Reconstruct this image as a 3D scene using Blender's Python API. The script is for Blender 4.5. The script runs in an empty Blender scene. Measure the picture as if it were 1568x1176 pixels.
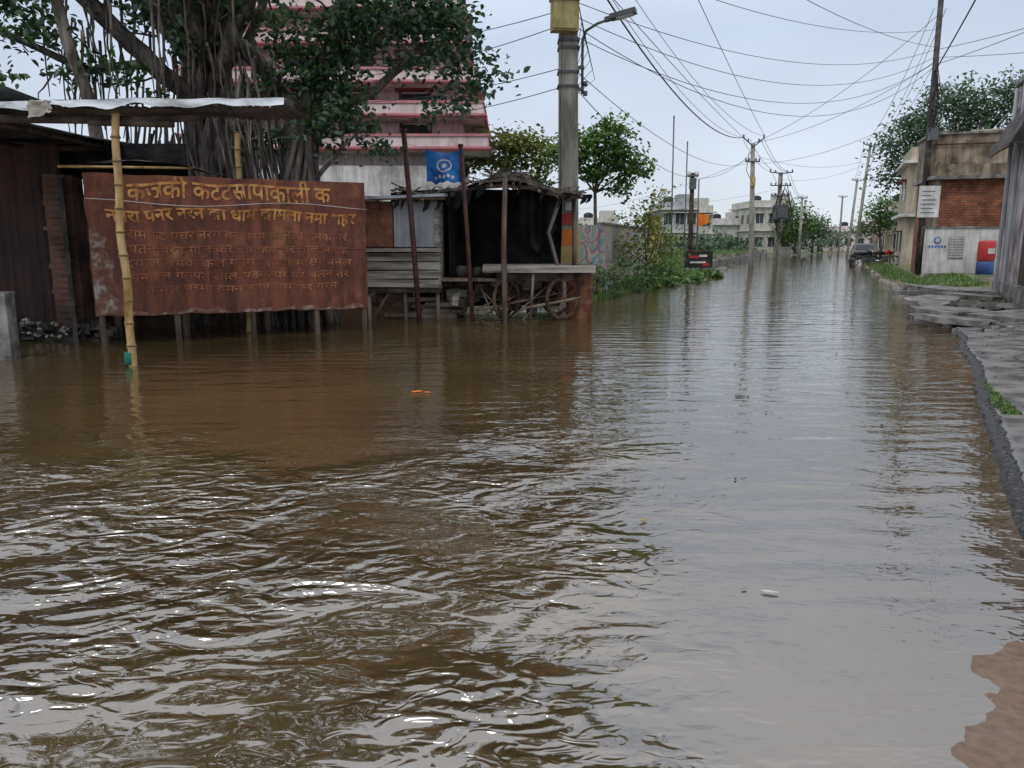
import bpy, bmesh, math, random
import numpy as np
from mathutils import Vector, Matrix, Euler, noise
random.seed(7); rng=np.random.default_rng(11)
sc=bpy.context.scene
sc.view_settings.view_transform='Standard'; sc.view_settings.look='None'; sc.view_settings.exposure=0
R=math.radians
# ------------------------------------------------------------ materials
def c4(c): return c if len(c)==4 else (c[0],c[1],c[2],1)
def mat(name,cols,scale=3,rough=.85,bump=.3,bscale=None,stretch=(1,1,1),metal=0,spec=.4,lo=.35,hi=.65,dist=.02,streak=0,sscale=5):
    m=bpy.data.materials.new(name); m.use_nodes=True; nt=m.node_tree; N=nt.nodes; L=nt.links
    p=N['Principled BSDF']; p.inputs['Roughness'].default_value=rough; p.inputs['Metallic'].default_value=metal
    p.inputs['Specular IOR Level'].default_value=spec
    tc=N.new('ShaderNodeTexCoord'); mp=N.new('ShaderNodeMapping'); mp.inputs['Scale'].default_value=stretch
    L.new(tc.outputs['Object'],mp.inputs['Vector'])
    n=N.new('ShaderNodeTexNoise'); n.inputs['Scale'].default_value=scale; n.inputs['Detail'].default_value=5; n.inputs['Roughness'].default_value=.62
    L.new(mp.outputs[0],n.inputs['Vector'])
    r=N.new('ShaderNodeValToRGB'); L.new(n.outputs['Fac'],r.inputs['Fac'])
    e=r.color_ramp.elements; e[0].position=lo; e[0].color=c4(cols[0]); e[1].position=hi; e[1].color=c4(cols[-1])
    for i,c in enumerate(cols[1:-1]):
        k=e.new(lo+(hi-lo)*(i+1)/(len(cols)-1)); k.color=c4(c)
    out=r.outputs[0]
    if streak:
        m2=N.new('ShaderNodeMapping'); m2.inputs['Scale'].default_value=(1,1,.12); L.new(tc.outputs['Object'],m2.inputs['Vector'])
        n3=N.new('ShaderNodeTexNoise'); n3.inputs['Scale'].default_value=sscale; n3.inputs['Detail'].default_value=5; n3.inputs['Roughness'].default_value=.7; L.new(m2.outputs[0],n3.inputs['Vector'])
        r2=N.new('ShaderNodeValToRGB'); d=1-streak; r2.color_ramp.elements[0].position=.36; r2.color_ramp.elements[0].color=(d,d*.96,d*.92,1); r2.color_ramp.elements[1].position=.6; r2.color_ramp.elements[1].color=(1.12,1.12,1.12,1); L.new(n3.outputs['Fac'],r2.inputs['Fac'])
        mx=N.new('ShaderNodeMix'); mx.data_type='RGBA'; mx.blend_type='MULTIPLY'; mx.inputs[0].default_value=1; L.new(out,mx.inputs[6]); L.new(r2.outputs[0],mx.inputs[7]); out=mx.outputs[2]
    L.new(out,p.inputs['Base Color'])
    if bump>0:
        n2=N.new('ShaderNodeTexNoise'); n2.inputs['Scale'].default_value=bscale or scale*6; n2.inputs['Detail'].default_value=3
        L.new(mp.outputs[0],n2.inputs['Vector'])
        b=N.new('ShaderNodeBump'); b.inputs['Strength'].default_value=bump; b.inputs['Distance'].default_value=dist
        L.new(n2.outputs['Fac'],b.inputs['Height']); L.new(b.outputs[0],p.inputs['Normal'])
    return m
def brickmat(name,ang,c1,c2,mortar,scale=1,bw=.23,rh=.08,dark=.35,ms=.008):
    m=bpy.data.materials.new(name); m.use_nodes=True; nt=m.node_tree; N=nt.nodes; L=nt.links
    p=N['Principled BSDF']; p.inputs['Roughness'].default_value=.9
    tc=N.new('ShaderNodeTexCoord'); sx=N.new('ShaderNodeSeparateXYZ'); L.new(tc.outputs['Object'],sx.inputs[0])
    a=N.new('ShaderNodeMath'); a.operation='ADD'; L.new(sx.outputs[0],a.inputs[0]); L.new(sx.outputs[1],a.inputs[1])
    cx=N.new('ShaderNodeCombineXYZ'); L.new(a.outputs[0],cx.inputs[0]); L.new(sx.outputs[2],cx.inputs[1])
    br=N.new('ShaderNodeTexBrick'); L.new(cx.outputs[0],br.inputs['Vector'])
    br.inputs['Scale'].default_value=scale; br.inputs['Brick Width'].default_value=bw; br.inputs['Row Height'].default_value=rh
    br.inputs['Mortar Size'].default_value=ms; br.inputs['Color1'].default_value=c4(c1); br.inputs['Color2'].default_value=c4(c2); br.inputs['Mortar'].default_value=c4(mortar)
    n=N.new('ShaderNodeTexNoise'); n.inputs['Scale'].default_value=2.2; n.inputs['Detail'].default_value=6; L.new(tc.outputs['Object'],n.inputs['Vector'])
    r=N.new('ShaderNodeValToRGB'); r.color_ramp.elements[0].position=.35; r.color_ramp.elements[0].color=(dark,dark,dark,1); r.color_ramp.elements[1].position=.62; r.color_ramp.elements[1].color=(1,1,1,1); L.new(n.outputs['Fac'],r.inputs['Fac'])
    mx=N.new('ShaderNodeMix'); mx.data_type='RGBA'; mx.blend_type='MULTIPLY'; mx.inputs[0].default_value=1
    L.new(br.outputs['Color'],mx.inputs[6]); L.new(r.outputs[0],mx.inputs[7]); L.new(mx.outputs[2],p.inputs['Base Color'])
    bp=N.new('ShaderNodeBump'); bp.inputs['Strength'].default_value=.6; bp.inputs['Distance'].default_value=.01; bp.invert=True
    L.new(br.outputs['Fac'],bp.inputs['Height']); L.new(bp.outputs[0],p.inputs['Normal'])
    return m
def leafmat(name,dark,mid,light,tr=.3,gloss=.06):
    m=bpy.data.materials.new(name); m.use_nodes=True; nt=m.node_tree; N=nt.nodes; L=nt.links
    N.remove(N['Principled BSDF'])
    at=N.new('ShaderNodeAttribute'); at.attribute_name='var'
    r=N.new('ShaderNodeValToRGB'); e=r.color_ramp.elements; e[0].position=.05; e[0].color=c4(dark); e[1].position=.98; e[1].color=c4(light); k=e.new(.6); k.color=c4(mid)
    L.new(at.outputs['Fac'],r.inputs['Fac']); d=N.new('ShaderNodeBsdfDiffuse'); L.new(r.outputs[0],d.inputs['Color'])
    t=N.new('ShaderNodeBsdfTranslucent'); L.new(r.outputs[0],t.inputs['Color']); g=N.new('ShaderNodeBsdfGlossy'); g.inputs['Roughness'].default_value=.4; g.inputs['Color'].default_value=(.8,.85,.9,1)
    mx=N.new('ShaderNodeMixShader'); mx.inputs[0].default_value=tr; L.new(d.outputs[0],mx.inputs[1]); L.new(t.outputs[0],mx.inputs[2])
    m2=N.new('ShaderNodeMixShader'); m2.inputs[0].default_value=gloss; L.new(mx.outputs[0],m2.inputs[1]); L.new(g.outputs[0],m2.inputs[2]); L.new(m2.outputs[0],N['Material Output'].inputs['Surface'])
    return m
M={}
M['rustboard']=mat('rust_board',[(.065,.024,.015),(.18,.058,.029),(.13,.042,.024),(.23,.080,.038),(.36,.18,.10)],scale=2.6,rough=.6,bump=.2,bscale=9,stretch=(1,1,.7),lo=.26,hi=.76,streak=.55,sscale=4.5)
M['rustpale']=mat('rust_pale',[(.13,.047,.028),(.18,.095,.065),(.31,.28,.25)],scale=9,rough=.7,lo=.40,hi=.66)
M['orange']=mat('faded_orange_paint',[(.16,.055,.025),(.42,.17,.045),(.58,.30,.09)],scale=7,rough=.7,bump=0,lo=.34,hi=.60)
M['dullred']=mat('faded_red_paint',[(.14,.045,.025),(.26,.090,.042),(.42,.17,.07)],scale=5,rough=.7,bump=0,lo=.34,hi=.66)
M['maroon']=mat('maroon_corrugated',[(.018,.011,.011),(.05,.020,.017),(.10,.03,.024)],scale=1.5,rough=.6,metal=.1,lo=.3,hi=.7,streak=.5)
M['darktin']=mat('dark_tin',[(.015,.014,.013),(.05,.045,.04),(.11,.09,.075)],scale=2.5,rough=.6)
M['paletin']=mat('pale_tin',[(.25,.25,.24),(.50,.53,.57),(.64,.68,.72)],scale=2,rough=.45,stretch=(1,1,3))
M['bamboo']=mat('bamboo_cane',[(.20,.12,.04),(.40,.27,.11),(.50,.37,.17)],scale=4,rough=.5,stretch=(1,1,.3),bump=.15,streak=.3)
M['bamboonode']=mat('bamboo_node',[(.10,.06,.02),(.22,.14,.05)],scale=10)
M['greenp']=mat('green_paint',[(.01,.10,.07),(.02,.18,.12)],scale=10)
M['wood']=mat('weathered_wood',[(.05,.035,.025),(.16,.12,.09),(.26,.21,.17)],scale=3,stretch=(1,1,.2),bump=.4)
M['woodh']=mat('weathered_plank',[(.10,.085,.065),(.28,.25,.21),(.42,.39,.34)],scale=4,stretch=(.25,1,3),bump=.4)
M['darkwood']=mat('dark_wood',[(.018,.013,.011),(.06,.041,.029),(.11,.075,.055)],scale=4,bump=.4)
M['redpole']=mat('red_oxide_steel',[(.04,.016,.013),(.11,.04,.03)],scale=6,rough=.6)
M['concrete']=mat('pole_concrete',[(.18,.17,.145),(.30,.285,.25),(.38,.365,.33)],scale=2.5,rough=.9,stretch=(1,1,.35),bump=.3,streak=.3)
M['conc2']=mat('broken_concrete',[(.06,.056,.05),(.16,.148,.135),(.29,.275,.255)],scale=3,rough=.55,bump=.6,bscale=14)
M['kerb']=mat('kerb_stone',[(.010,.010,.010),(.035,.033,.031),(.22,.21,.20)],scale=26,rough=.4,bump=1,bscale=60,dist=.03,lo=.40,hi=.74)
M['cabinet']=mat('yellow_cabinet',[(.30,.25,.08),(.48,.41,.19)],scale=3,rough=.5,streak=.3)
M['greyplas']=mat('grey_metal',[(.06,.065,.07),(.12,.125,.13)],scale=6,rough=.4)
M['lampglass']=mat('lamp_glass',[(.5,.52,.55),(.6,.62,.65)],scale=6,rough=.2,bump=0)
M['blackcloth']=mat('black_tarpaulin',[(.003,.003,.004),(.009,.009,.010),(.025,.023,.022)],scale=2,rough=.75,bump=.8,bscale=4,dist=.1,spec=.2)
M['thatch']=mat('ragged_roofing',[(.012,.010,.009),(.06,.048,.036),(.22,.18,.14)],scale=7,rough=.9,bump=.9,bscale=20,dist=.05,lo=.40,hi=.72)
M['bluetarp']=mat('blue_tarp',[(.01,.09,.32),(.03,.21,.58)],scale=3,rough=.5,bump=.5,bscale=6,dist=.05)
M['white']=mat('white_paint',[(.42,.42,.41),(.68,.68,.66)],scale=1.5,rough=.8,streak=.2)
M['whitewall']=mat('whitewash',[(.36,.35,.34),(.62,.61,.59),(.76,.75,.74)],scale=1.2,rough=.9,streak=.35)
M['pinkwall']=mat('pale_pink_wall',[(.58,.46,.47),(.76,.65,.66)],scale=.8,streak=.2)
M['pinkslab']=mat('pink_slab',[(.44,.17,.20),(.60,.28,.31)],scale=1.5)
M['maroonpaint']=mat('maroon_paint',[(.14,.03,.035),(.22,.05,.055)],scale=1.5)
M['glass']=mat('dark_window',[(.02,.025,.03),(.05,.06,.07)],scale=1,rough=.15,bump=0)
M['lilac']=mat('lilac_plaster',[(.20,.17,.17),(.42,.37,.39),(.54,.48,.51)],scale=1.4,bump=.5,streak=.45)
M['tanconc']=mat('tan_plaster',[(.12,.09,.065),(.28,.22,.16),(.42,.34,.27)],scale=1.2,streak=.6,sscale=3)
M['beige']=mat('beige_wall',[(.33,.28,.20),(.52,.47,.38)],scale=.6,streak=.3)
M['cream']=mat('cream_wall',[(.42,.42,.36),(.62,.62,.55)],scale=.4,streak=.3)
M['greyw']=mat('grey_blue_wall',[(.26,.28,.30),(.48,.50,.52)],scale=.5,streak=.3)
M['yellow']=mat('yellow_ochre',[(.35,.24,.08),(.50,.38,.16)],scale=2)
M['red']=mat('red_plastic',[(.35,.02,.02),(.5,.04,.04)],scale=2,rough=.4)
M['blue']=mat('blue_plastic',[(.02,.05,.18),(.04,.10,.30)],scale=2,rough=.4)
M['black']=mat('black_rubber',[(.008,.008,.008),(.02,.02,.02)],scale=5,rough=.6,bump=0)
M['chrome']=mat('steel',[(.3,.3,.3),(.5,.5,.5)],scale=5,rough=.3,metal=.9,bump=0)
M['orangef']=mat('orange_cloth',[(.65,.16,.02),(.8,.24,.04)],scale=4)
M['rustdrum']=mat('rusty_drum',[(.05,.02,.012),(.16,.06,.03),(.22,.10,.05)],scale=4,rough=.7)
M['bark']=mat('banyan_bark',[(.035,.028,.023),(.12,.10,.085),(.28,.245,.215)],scale=3.5,stretch=(1.5,1.5,.35),bump=.8,bscale=14,dist=.04)
M['bark2']=mat('tree_bark',[(.05,.04,.03),(.12,.10,.08)],scale=5)
M['leaf']=leafmat('banyan_leaf',(.012,.038,.012),(.045,.12,.028),(.14,.27,.07),.38,.10)
M['leafy']=leafmat('yellowgreen_leaf',(.07,.10,.02),(.20,.24,.045),(.38,.36,.09),.4)
M['leafg']=leafmat('green_leaf',(.035,.08,.015),(.11,.22,.04),(.22,.35,.08),.4)
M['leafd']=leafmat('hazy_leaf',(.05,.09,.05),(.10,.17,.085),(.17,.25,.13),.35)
M['grass']=leafmat('grass_blade',(.04,.08,.015),(.11,.20,.04),(.23,.33,.08),.35)
M['brickpil']=brickmat('old_brick',0,(.20,.09,.055),(.13,.07,.05),(.13,.11,.10))
M['brickwall']=brickmat('red_brick',0,(.42,.13,.06),(.25,.08,.045),(.11,.08,.065),dark=.45,bw=.26,rh=.105,ms=.016)
def muralmat():
    m=bpy.data.materials.new('painted_mural'); m.use_nodes=True; nt=m.node_tree; N=nt.nodes; L=nt.links
    p=N['Principled BSDF']; p.inputs['Roughness'].default_value=.85
    tc=N.new('ShaderNodeTexCoord'); n=N.new('ShaderNodeTexNoise'); n.inputs['Scale'].default_value=1.6; n.inputs['Detail'].default_value=3; n.inputs['Distortion'].default_value=1.2
    L.new(tc.outputs['Object'],n.inputs['Vector']); r=N.new('ShaderNodeValToRGB'); r.color_ramp.interpolation='CONSTANT'; e=r.color_ramp.elements
    e[0].position=0; e[0].color=(.30,.27,.22,1); e[1].position=.40; e[1].color=(.08,.34,.36,1)
    for q,c in ((.45,(.42,.38,.32,1)),(.51,(.45,.16,.15,1)),(.54,(.10,.22,.32,1)),(.57,(.34,.32,.26,1)),(.64,(.50,.32,.08,1))):
        k=e.new(q); k.color=c
    L.new(n.outputs['Fac'],r.inputs['Fac']); L.new(r.outputs[0],p.inputs['Base Color']); return m
M['mural']=muralmat()
# ------------------------------------------------------------ builder
class Ob:
    def __init__(s,name): s.name=name; s.parts={}; s.extra=[]
    def bm(s,part,m):
        if part not in s.parts: s.parts[part]=(bmesh.new(),M[m])
        return s.parts[part][0]
    def box(s,part,m,c,size,rz=0,rot=None,jit=0):
        b=s.bm(part,m); mt=Matrix.Translation(c)@(rot.to_matrix().to_4x4() if rot else Matrix.Rotation(rz,4,'Z'))
        vs=[]
        for z in(-.5,.5):
            for x,y in((-.5,-.5),(.5,-.5),(.5,.5),(-.5,.5)):
                v=Vector((x*size[0]+random.uniform(-jit,jit),y*size[1]+random.uniform(-jit,jit),z*size[2]+random.uniform(-jit,jit)))
                vs.append(b.verts.new(mt@v))
        for f in((3,2,1,0),(4,5,6,7),(0,1,5,4),(1,2,6,5),(2,3,7,6),(3,0,4,7)): b.faces.new([vs[i] for i in f])
    def bx(s,part,m,x0,x1,y0,y1,z0,z1): s.box(part,m,((x0+x1)/2,(y0+y1)/2,(z0+z1)/2),(abs(x1-x0),abs(y1-y0),abs(z1-z0)))
    def tube(s,part,m,pts,rad,seg=8,wob=0):
        b=s.bm(part,m); pts=[Vector(p) for p in pts]; n=len(pts)
        if not hasattr(rad,'__len__'): rad=[rad]*n
        rings=[]; ref=None
        for i,p in enumerate(pts):
            t=(pts[min(i+1,n-1)]-pts[max(i-1,0)]).normalized()
            if ref is None: ref=t.orthogonal().normalized()
            ref=(ref-t*ref.dot(t)); 
            if ref.length<1e-5: ref=t.orthogonal()
            ref.normalize(); bi=t.cross(ref); ring=[]
            for k in range(seg):
                a=2*math.pi*k/seg; rr=rad[i]*(1+wob*random.uniform(-1,1))
                ring.append(b.verts.new(p+ref*math.cos(a)*rr+bi*math.sin(a)*rr))
            rings.append(ring)
        for i in range(n-1):
            for k in range(seg):
                f=b.faces.new((rings[i][k],rings[i][(k+1)%seg],rings[i+1][(k+1)%seg],rings[i+1][k])); f.smooth=seg>4
        b.faces.new(rings[0][::-1]); b.faces.new(rings[-1])
    def poly(s,part,m,pts,thick=0):
        b=s.bm(part,m); vs=[b.verts.new(p) for p in pts]; f=b.faces.new(vs)
        if thick:
            g=bmesh.ops.extrude_face_region(b,geom=[f]); 
            nv=[v for v in g['geom'] if isinstance(v,bmesh.types.BMVert)]
            f.normal_update(); bmesh.ops.translate(b,verts=nv,vec=-Vector(f.normal)*thick)
    def grid(s,part,m,fn,nu,nv,smooth=True):
        b=s.bm(part,m); vv=[[b.verts.new(fn(i/nu,j/nv)) for j in range(nv+1)] for i in range(nu+1)]
        for i in range(nu):
            for j in range(nv):
                f=b.faces.new((vv[i][j],vv[i+1][j],vv[i+1][j+1],vv[i][j+1])); f.smooth=smooth
    def done(s,bevel=0,pivot=None,rz=0):
        many=len(s.parts)+len(s.extra)>1
        par=None
        if many:
            par=bpy.data.objects.new(s.name,None); sc.collection.objects.link(par); par.empty_display_size=.2
        for k,(b,m) in s.parts.items():
            me=bpy.data.meshes.new(k); bmesh.ops.recalc_face_normals(b,faces=b.faces) if bevel else None
            b.to_mesh(me); b.free(); me.materials.append(m)
            o=bpy.data.objects.new(k if many else s.name,me); sc.collection.objects.link(o)
            if par: o.parent=par
            if bevel:
                md=o.modifiers.new('b','BEVEL'); md.width=bevel; md.segments=2; md.limit_method='ANGLE'
        for o in s.extra: o.parent=par
        if pivot:
            pv=Vector((pivot[0],pivot[1],0)); par.matrix_world=Matrix.Translation(pv)@Matrix.Rotation(rz,4,'Z')@Matrix.Translation(-pv)
        return par
def leafobj(name,clumps,size,m,up=.6,tight=1.0,aspect=.5,per=26):
    C=[];V=[]
    for (cx,cy,cz,rx,ry,rz,n) in clumps:
        ns=max(3,n//per); d=rng.normal(size=(ns,3)); d/=np.linalg.norm(d,axis=1)[:,None]
        rr=rng.random(ns)**.45; sub=np.array([cx,cy,cz])+d*rr[:,None]*np.array([rx,ry,rz])
        idx=rng.integers(0,ns,n); sig=.34*min(rx,rz)*tight+size*.6
        sg=np.minimum(sig,size*3.2)
        p=sub[idx]+rng.normal(size=(n,3))*sg*np.array([1,1,.7])
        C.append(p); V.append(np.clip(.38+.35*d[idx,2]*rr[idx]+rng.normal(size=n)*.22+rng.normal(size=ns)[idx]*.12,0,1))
    C=np.concatenate(C);V=np.concatenate(V); n=len(C)
    nn=rng.normal(size=(n,3)); nn[:,2]=np.abs(nn[:,2])+up; nn/=np.linalg.norm(nn,axis=1)[:,None]
    a=rng.normal(size=(n,3)); a[:,2]-=.5; a-=nn*np.sum(a*nn,axis=1)[:,None]; a/=np.linalg.norm(a,axis=1)[:,None]
    bb=np.cross(nn,a); s=(size*rng.uniform(.6,1.25,n))[:,None]
    v=np.empty((n,6,3)); v[:,0]=C-a*s*.5; v[:,1]=C-a*s*.15+bb*s*aspect*.5+nn*s*.09; v[:,2]=C+a*s*.2+bb*s*aspect*.38+nn*s*.07; v[:,3]=C+a*s*.5-nn*s*.1; v[:,4]=C+a*s*.2-bb*s*aspect*.38+nn*s*.07; v[:,5]=C-a*s*.15-bb*s*aspect*.5+nn*s*.09
    base=np.arange(n)[:,None]*6
    f=np.concatenate([base+np.array([[0,3,2,1]]),base+np.array([[0,5,4,3]])],axis=1).reshape(-1,4)
    me=bpy.data.meshes.new(name); me.vertices.add(n*6); me.vertices.foreach_set('co',v.ravel())
    me.loops.add(n*8); me.loops.foreach_set('vertex_index',f.ravel().astype(np.int32)); me.polygons.add(n*2)
    me.polygons.foreach_set('loop_start',np.arange(0,n*8,4,dtype=np.int32)); me.polygons.foreach_set('loop_total',np.full(n*2,4,dtype=np.int32))
    at=me.attributes.new('var','FLOAT','FACE'); at.data.foreach_set('value',np.repeat(V,2).astype(np.float32))
    me.update(); me.validate(); me.materials.append(M[m])
    o=bpy.data.objects.new(name,me); sc.collection.objects.link(o); return o
def blades(name,areas,m='grass'):
    P=[];H=[]
    for (fn,n,h) in areas:
        for _ in range(n): P.append(fn()); H.append(h*random.uniform(.4,1.2))
    P=np.array(P);H=np.array(H);n=len(P); a=rng.uniform(0,6.28,n); w=.012+H*.035
    dx=np.cos(a);dy=np.sin(a); ln=rng.normal(size=(n,2))*H[:,None]*.35
    v=np.empty((n,3,3)); v[:,0]=P+np.c_[dx*w,dy*w,0*w]; v[:,1]=P-np.c_[dx*w,dy*w,0*w]; v[:,2]=P+np.c_[ln,H]
    me=bpy.data.meshes.new(name); me.from_pydata(v.reshape(-1,3).tolist(),[],np.arange(n*3).reshape(-1,3).tolist())
    at=me.attributes.new('var','FLOAT','FACE'); at.data.foreach_set('value',rng.random(n).astype(np.float32)); me.materials.append(M[m])
    o=bpy.data.objects.new(name,me); sc.collection.objects.link(o); return o
def tree(name,base,fork,clumps,size,m,r=.1,up=.6,**k):
    T=Ob(name); b=Vector(base); f=Vector(fork)
    mid=(b+f)/2+Vector((random.uniform(-.1,.1),0,0)); T.tube('trunk','bark2',[b,mid,f],[r,r*.8,r*.65],8)
    for c in clumps:
        e=Vector(c[:3]); mm=(f+e)/2+Vector((random.uniform(-.2,.2),random.uniform(-.2,.2),random.uniform(-.1,.3)))*max(.3,(e-f).length*.15)
        T.tube('limbs','bark2',[f,mm,e],[r*.5,r*.3,r*.1],6)
        for _ in range(3):
            q=e+Vector((random.uniform(-1,1)*c[3],random.uniform(-1,1)*c[4],random.uniform(-1,1)*c[5]))*.8
            T.tube('limbs','bark2',[mm,(mm+q)/2+Vector((0,0,.1*c[5])),q],[r*.2,r*.12,r*.05],5)
    T.extra.append(leafobj('foliage',clumps,size,m,up,**k)); return T.done()
# ------------------------------------------------------------ terrain + water
def ss(a,b,x):
    t=min(1,max(0,(x-a)/(b-a))); return t*t*(3-2*t)
def edge(X,Y):
    return -1.0*min(1,max(0,(12-Y)/8))+.10*noise.noise((Y*.5,7,0))+.03*noise.noise((Y*2.5,1,0)) if Y<13 else .10*noise.noise((Y*.5,7,0))+noise.noise((X*.9,Y*.9,0))*.5*ss(13,16,Y)
def hgt(X,Y):
    q=X-.41*Y-2.18
    nz=noise.noise((X*.9,Y*.9,0)); nf=noise.noise((X*4,Y*4,3)); ng=noise.noise((X*11,Y*11,5))
    d=q-edge(X,Y); h=-.28
    if Y>3.1: h=max(h,-.28+.335*ss(-.10,.06,d)+.03*ss(.1,.8,d)+.25*ss(.8,3,d)*ss(16,26,Y)+nz*.015*ss(0,.4,d)+nf*.008*ss(0,.4,d))
    r=math.hypot((X-2.45)/1.10,(Y-1.75)/1.08); 
    if r<2.2: h=max(h,.034-.034*r*r+.008*noise.noise((X*2.2,Y*2.2,8))+.009*nf+.006*ng)
    if X>4.5 and Y<3.2: h=max(h,.05)
    g=ss(-8.1,-9.3,q+nz*.5) if q<-7 else 0
    gy=ss(18.2,20,Y+nz) 
    h=max(h,-.28+(.50+nz*.08+nf*.03)*g*gy)
    if X<-13: h=max(h,-.28+.5*ss(-13,-15,X))
    if Y>100: h=max(h,-.28+.45*ss(100,125,Y))
    return h
def lines(a,b,step,lo,hi,grow=1.25):
    L=list(np.arange(a,b+1e-6,step)); s=step; x=L[-1]
    while x<hi: s*=grow; x+=s; L.append(x)
    s=step; x=L[0]
    while x>lo: s*=grow; x-=s; L.insert(0,x)
    return L
qs=lines(-2,2.2,.035,-420,420,1.12); ys=lines(1,4,.035,-60,4.1,1.2)+lines(4.12,28,.13,4.1,700,1.12)[0:]
ys=sorted(set(round(y,4) for y in ys))
vs=[];cg=[];cc=[]
for y in ys:
    for q in qs:
        x=q+.41*y+2.18; vs.append((x,y,hgt(x,y)))
        cg.append(1.0 if (q<-7 or (y>22 and q>1.0) or y>100) else (ss(8,24,y)*.6*ss(0.2,1,q))); cc.append(ss(3.0,3.4,y) if (q>-1.6 and q<4 and y<26) else 0)
nq=len(qs); fs=[(j*nq+i,j*nq+i+1,(j+1)*nq+i+1,(j+1)*nq+i) for j in range(len(ys)-1) for i in range(nq-1)]
me=bpy.data.meshes.new('ground'); me.from_pydata(vs,[],fs); me.polygons.foreach_set('use_smooth',[True]*len(fs))
for nm,dt in(('g',cg),('c',cc)):
    at=me.attributes.new(nm,'FLOAT','POINT'); at.data.foreach_set('value',np.array(dt,dtype=np.float32))
gm=bpy.data.materials.new('wet_ground'); gm.use_nodes=True; nt=gm.node_tree;N=nt.nodes;L=nt.links;p=N['Principled BSDF']
tc=N.new('ShaderNodeTexCoord')
def nz(s,d=6):
    n=N.new('ShaderNodeTexNoise'); n.inputs['Scale'].default_value=s; n.inputs['Detail'].default_value=d; L.new(tc.outputs['Object'],n.inputs['Vector']); return n
def rmp(src,a,b,c0,c1):
    r=N.new('ShaderNodeValToRGB'); r.color_ramp.elements[0].position=a; r.color_ramp.elements[0].color=c0; r.color_ramp.elements[1].position=b; r.color_ramp.elements[1].color=c1; L.new(src,r.inputs['Fac']); return r
n1=nz(3);n2=nz(.8,3);n3=nz(25)
mud=rmp(n3.outputs['Fac'],.3,.7,(.10,.056,.029,1),(.17,.10,.055,1)); con=rmp(n1.outputs['Fac'],.35,.68,(.07,.065,.062,1),(.20,.185,.175,1)); grs=rmp(n3.outputs['Fac'],.35,.65,(.05,.075,.02,1),(.15,.21,.055,1))
def mix(a,b,f):
    m=N.new('ShaderNodeMix'); m.data_type='RGBA'; L.new(f,m.inputs[0]); L.new(a,m.inputs[6]); L.new(b,m.inputs[7]); return m.outputs[2]
ac=N.new('ShaderNodeAttribute'); ac.attribute_name='c'; ag=N.new('ShaderNodeAttribute'); ag.attribute_name='g'
ml=N.new('ShaderNodeMath'); ml.operation='MULTIPLY'; rg=rmp(n2.outputs['Fac'],.38,.5,(.25,.25,.25,1),(1,1,1,1)); L.new(ag.outputs['Fac'],ml.inputs[0]); L.new(rg.outputs[0],ml.inputs[1])
L.new(mix(mix(mud.outputs[0],con.outputs[0],ac.outputs['Fac']),grs.outputs[0],ml.outputs[0]),p.inputs['Base Color'])
rr_=rmp(n1.outputs['Fac'],.4,.6,(.15,.15,.15,1),(.5,.5,.5,1)); L.new(rr_.outputs[0],p.inputs['Roughness'])
bp=N.new('ShaderNodeBump'); bp.inputs['Distance'].default_value=.01; bp.inputs['Strength'].default_value=.5; L.new(n3.outputs['Fac'],bp.inputs['Height']); L.new(bp.outputs[0],p.inputs['Normal'])
me.materials.append(gm); o=bpy.data.objects.new('ground',me); sc.collection.objects.link(o)
# water
W=Ob('flood_water'); wm=bpy.data.materials.new('flood_water'); M['water']=wm; wm.use_nodes=True; nt=wm.node_tree;N=nt.nodes;L=nt.links;p=N['Principled BSDF']
tc=N.new('ShaderNodeTexCoord')
def math_(op,a,b=None,c=None):
    m=N.new('ShaderNodeMath'); m.operation=op
    for i,x in enumerate((a,b,c)):
        if x is None: continue
        if isinstance(x,(int,float)): m.inputs[i].default_value=x
        else: L.new(x,m.inputs[i])
    return m.outputs[0]
def wn(scale,st,rot,detail=2,dis=0,rough=.5,loc=(0,0,0)):
    mp=N.new('ShaderNodeMapping'); mp.inputs['Scale'].default_value=st; mp.inputs['Rotation'].default_value=(0,0,rot); mp.inputs['Location'].default_value=loc; L.new(tc.outputs['Object'],mp.inputs['Vector'])
    n=N.new('ShaderNodeTexNoise'); n.inputs['Scale'].default_value=scale; n.inputs['Detail'].default_value=detail; n.inputs['Distortion'].default_value=dis; n.inputs['Roughness'].default_value=rough
    L.new(mp.outputs[0],n.inputs['Vector']); return n.outputs['Fac']
def mr(x,a,b,c,d):
    m=N.new('ShaderNodeMapRange'); m.interpolation_type='SMOOTHSTEP'
    for i,v_ in zip((1,2,3,4),(a,b,c,d)): m.inputs[i].default_value=v_
    L.new(x,m.inputs[0]); return m.outputs[0]
sep=N.new('ShaderNodeSeparateXYZ'); L.new(tc.outputs['Object'],sep.inputs[0])
qx=math_('SUBTRACT',sep.outputs[0],math_('MULTIPLY',sep.outputs[1],.16))
maskL=mr(qx,.75,-.35,.0,1.0); maskY=mr(sep.outputs[1],6.8,3.7,.0,1.0); patch=mr(wn(.8,(1,1,1),0,1),.40,.60,.12,1.0)
strong=math_('MULTIPLY',math_('MULTIPLY',maskL,maskY),patch)
wA=wn(3.4,(.85,1.35,1),R(-28),1,1.3,.45)
wB=wn(9.0,(.8,1.4,1),R(-20),1,1.2,.5)
wC=wn(2.0,(.7,2.6,1),R(-8),0,.3,.4,(5,3,0))
wD=wn(20,(.6,1.5,1),R(5),1,.3,.5)
patch2=mr(wn(.35,(1,1,1),0,1,0,.5,(3,9,0)),.38,.62,.25,1.0)
ridge=math_('ABSOLUTE',math_('SUBTRACT',wB,.5))
h=math_('MULTIPLY',wA,math_('MULTIPLY_ADD',strong,.15,.004))
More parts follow.
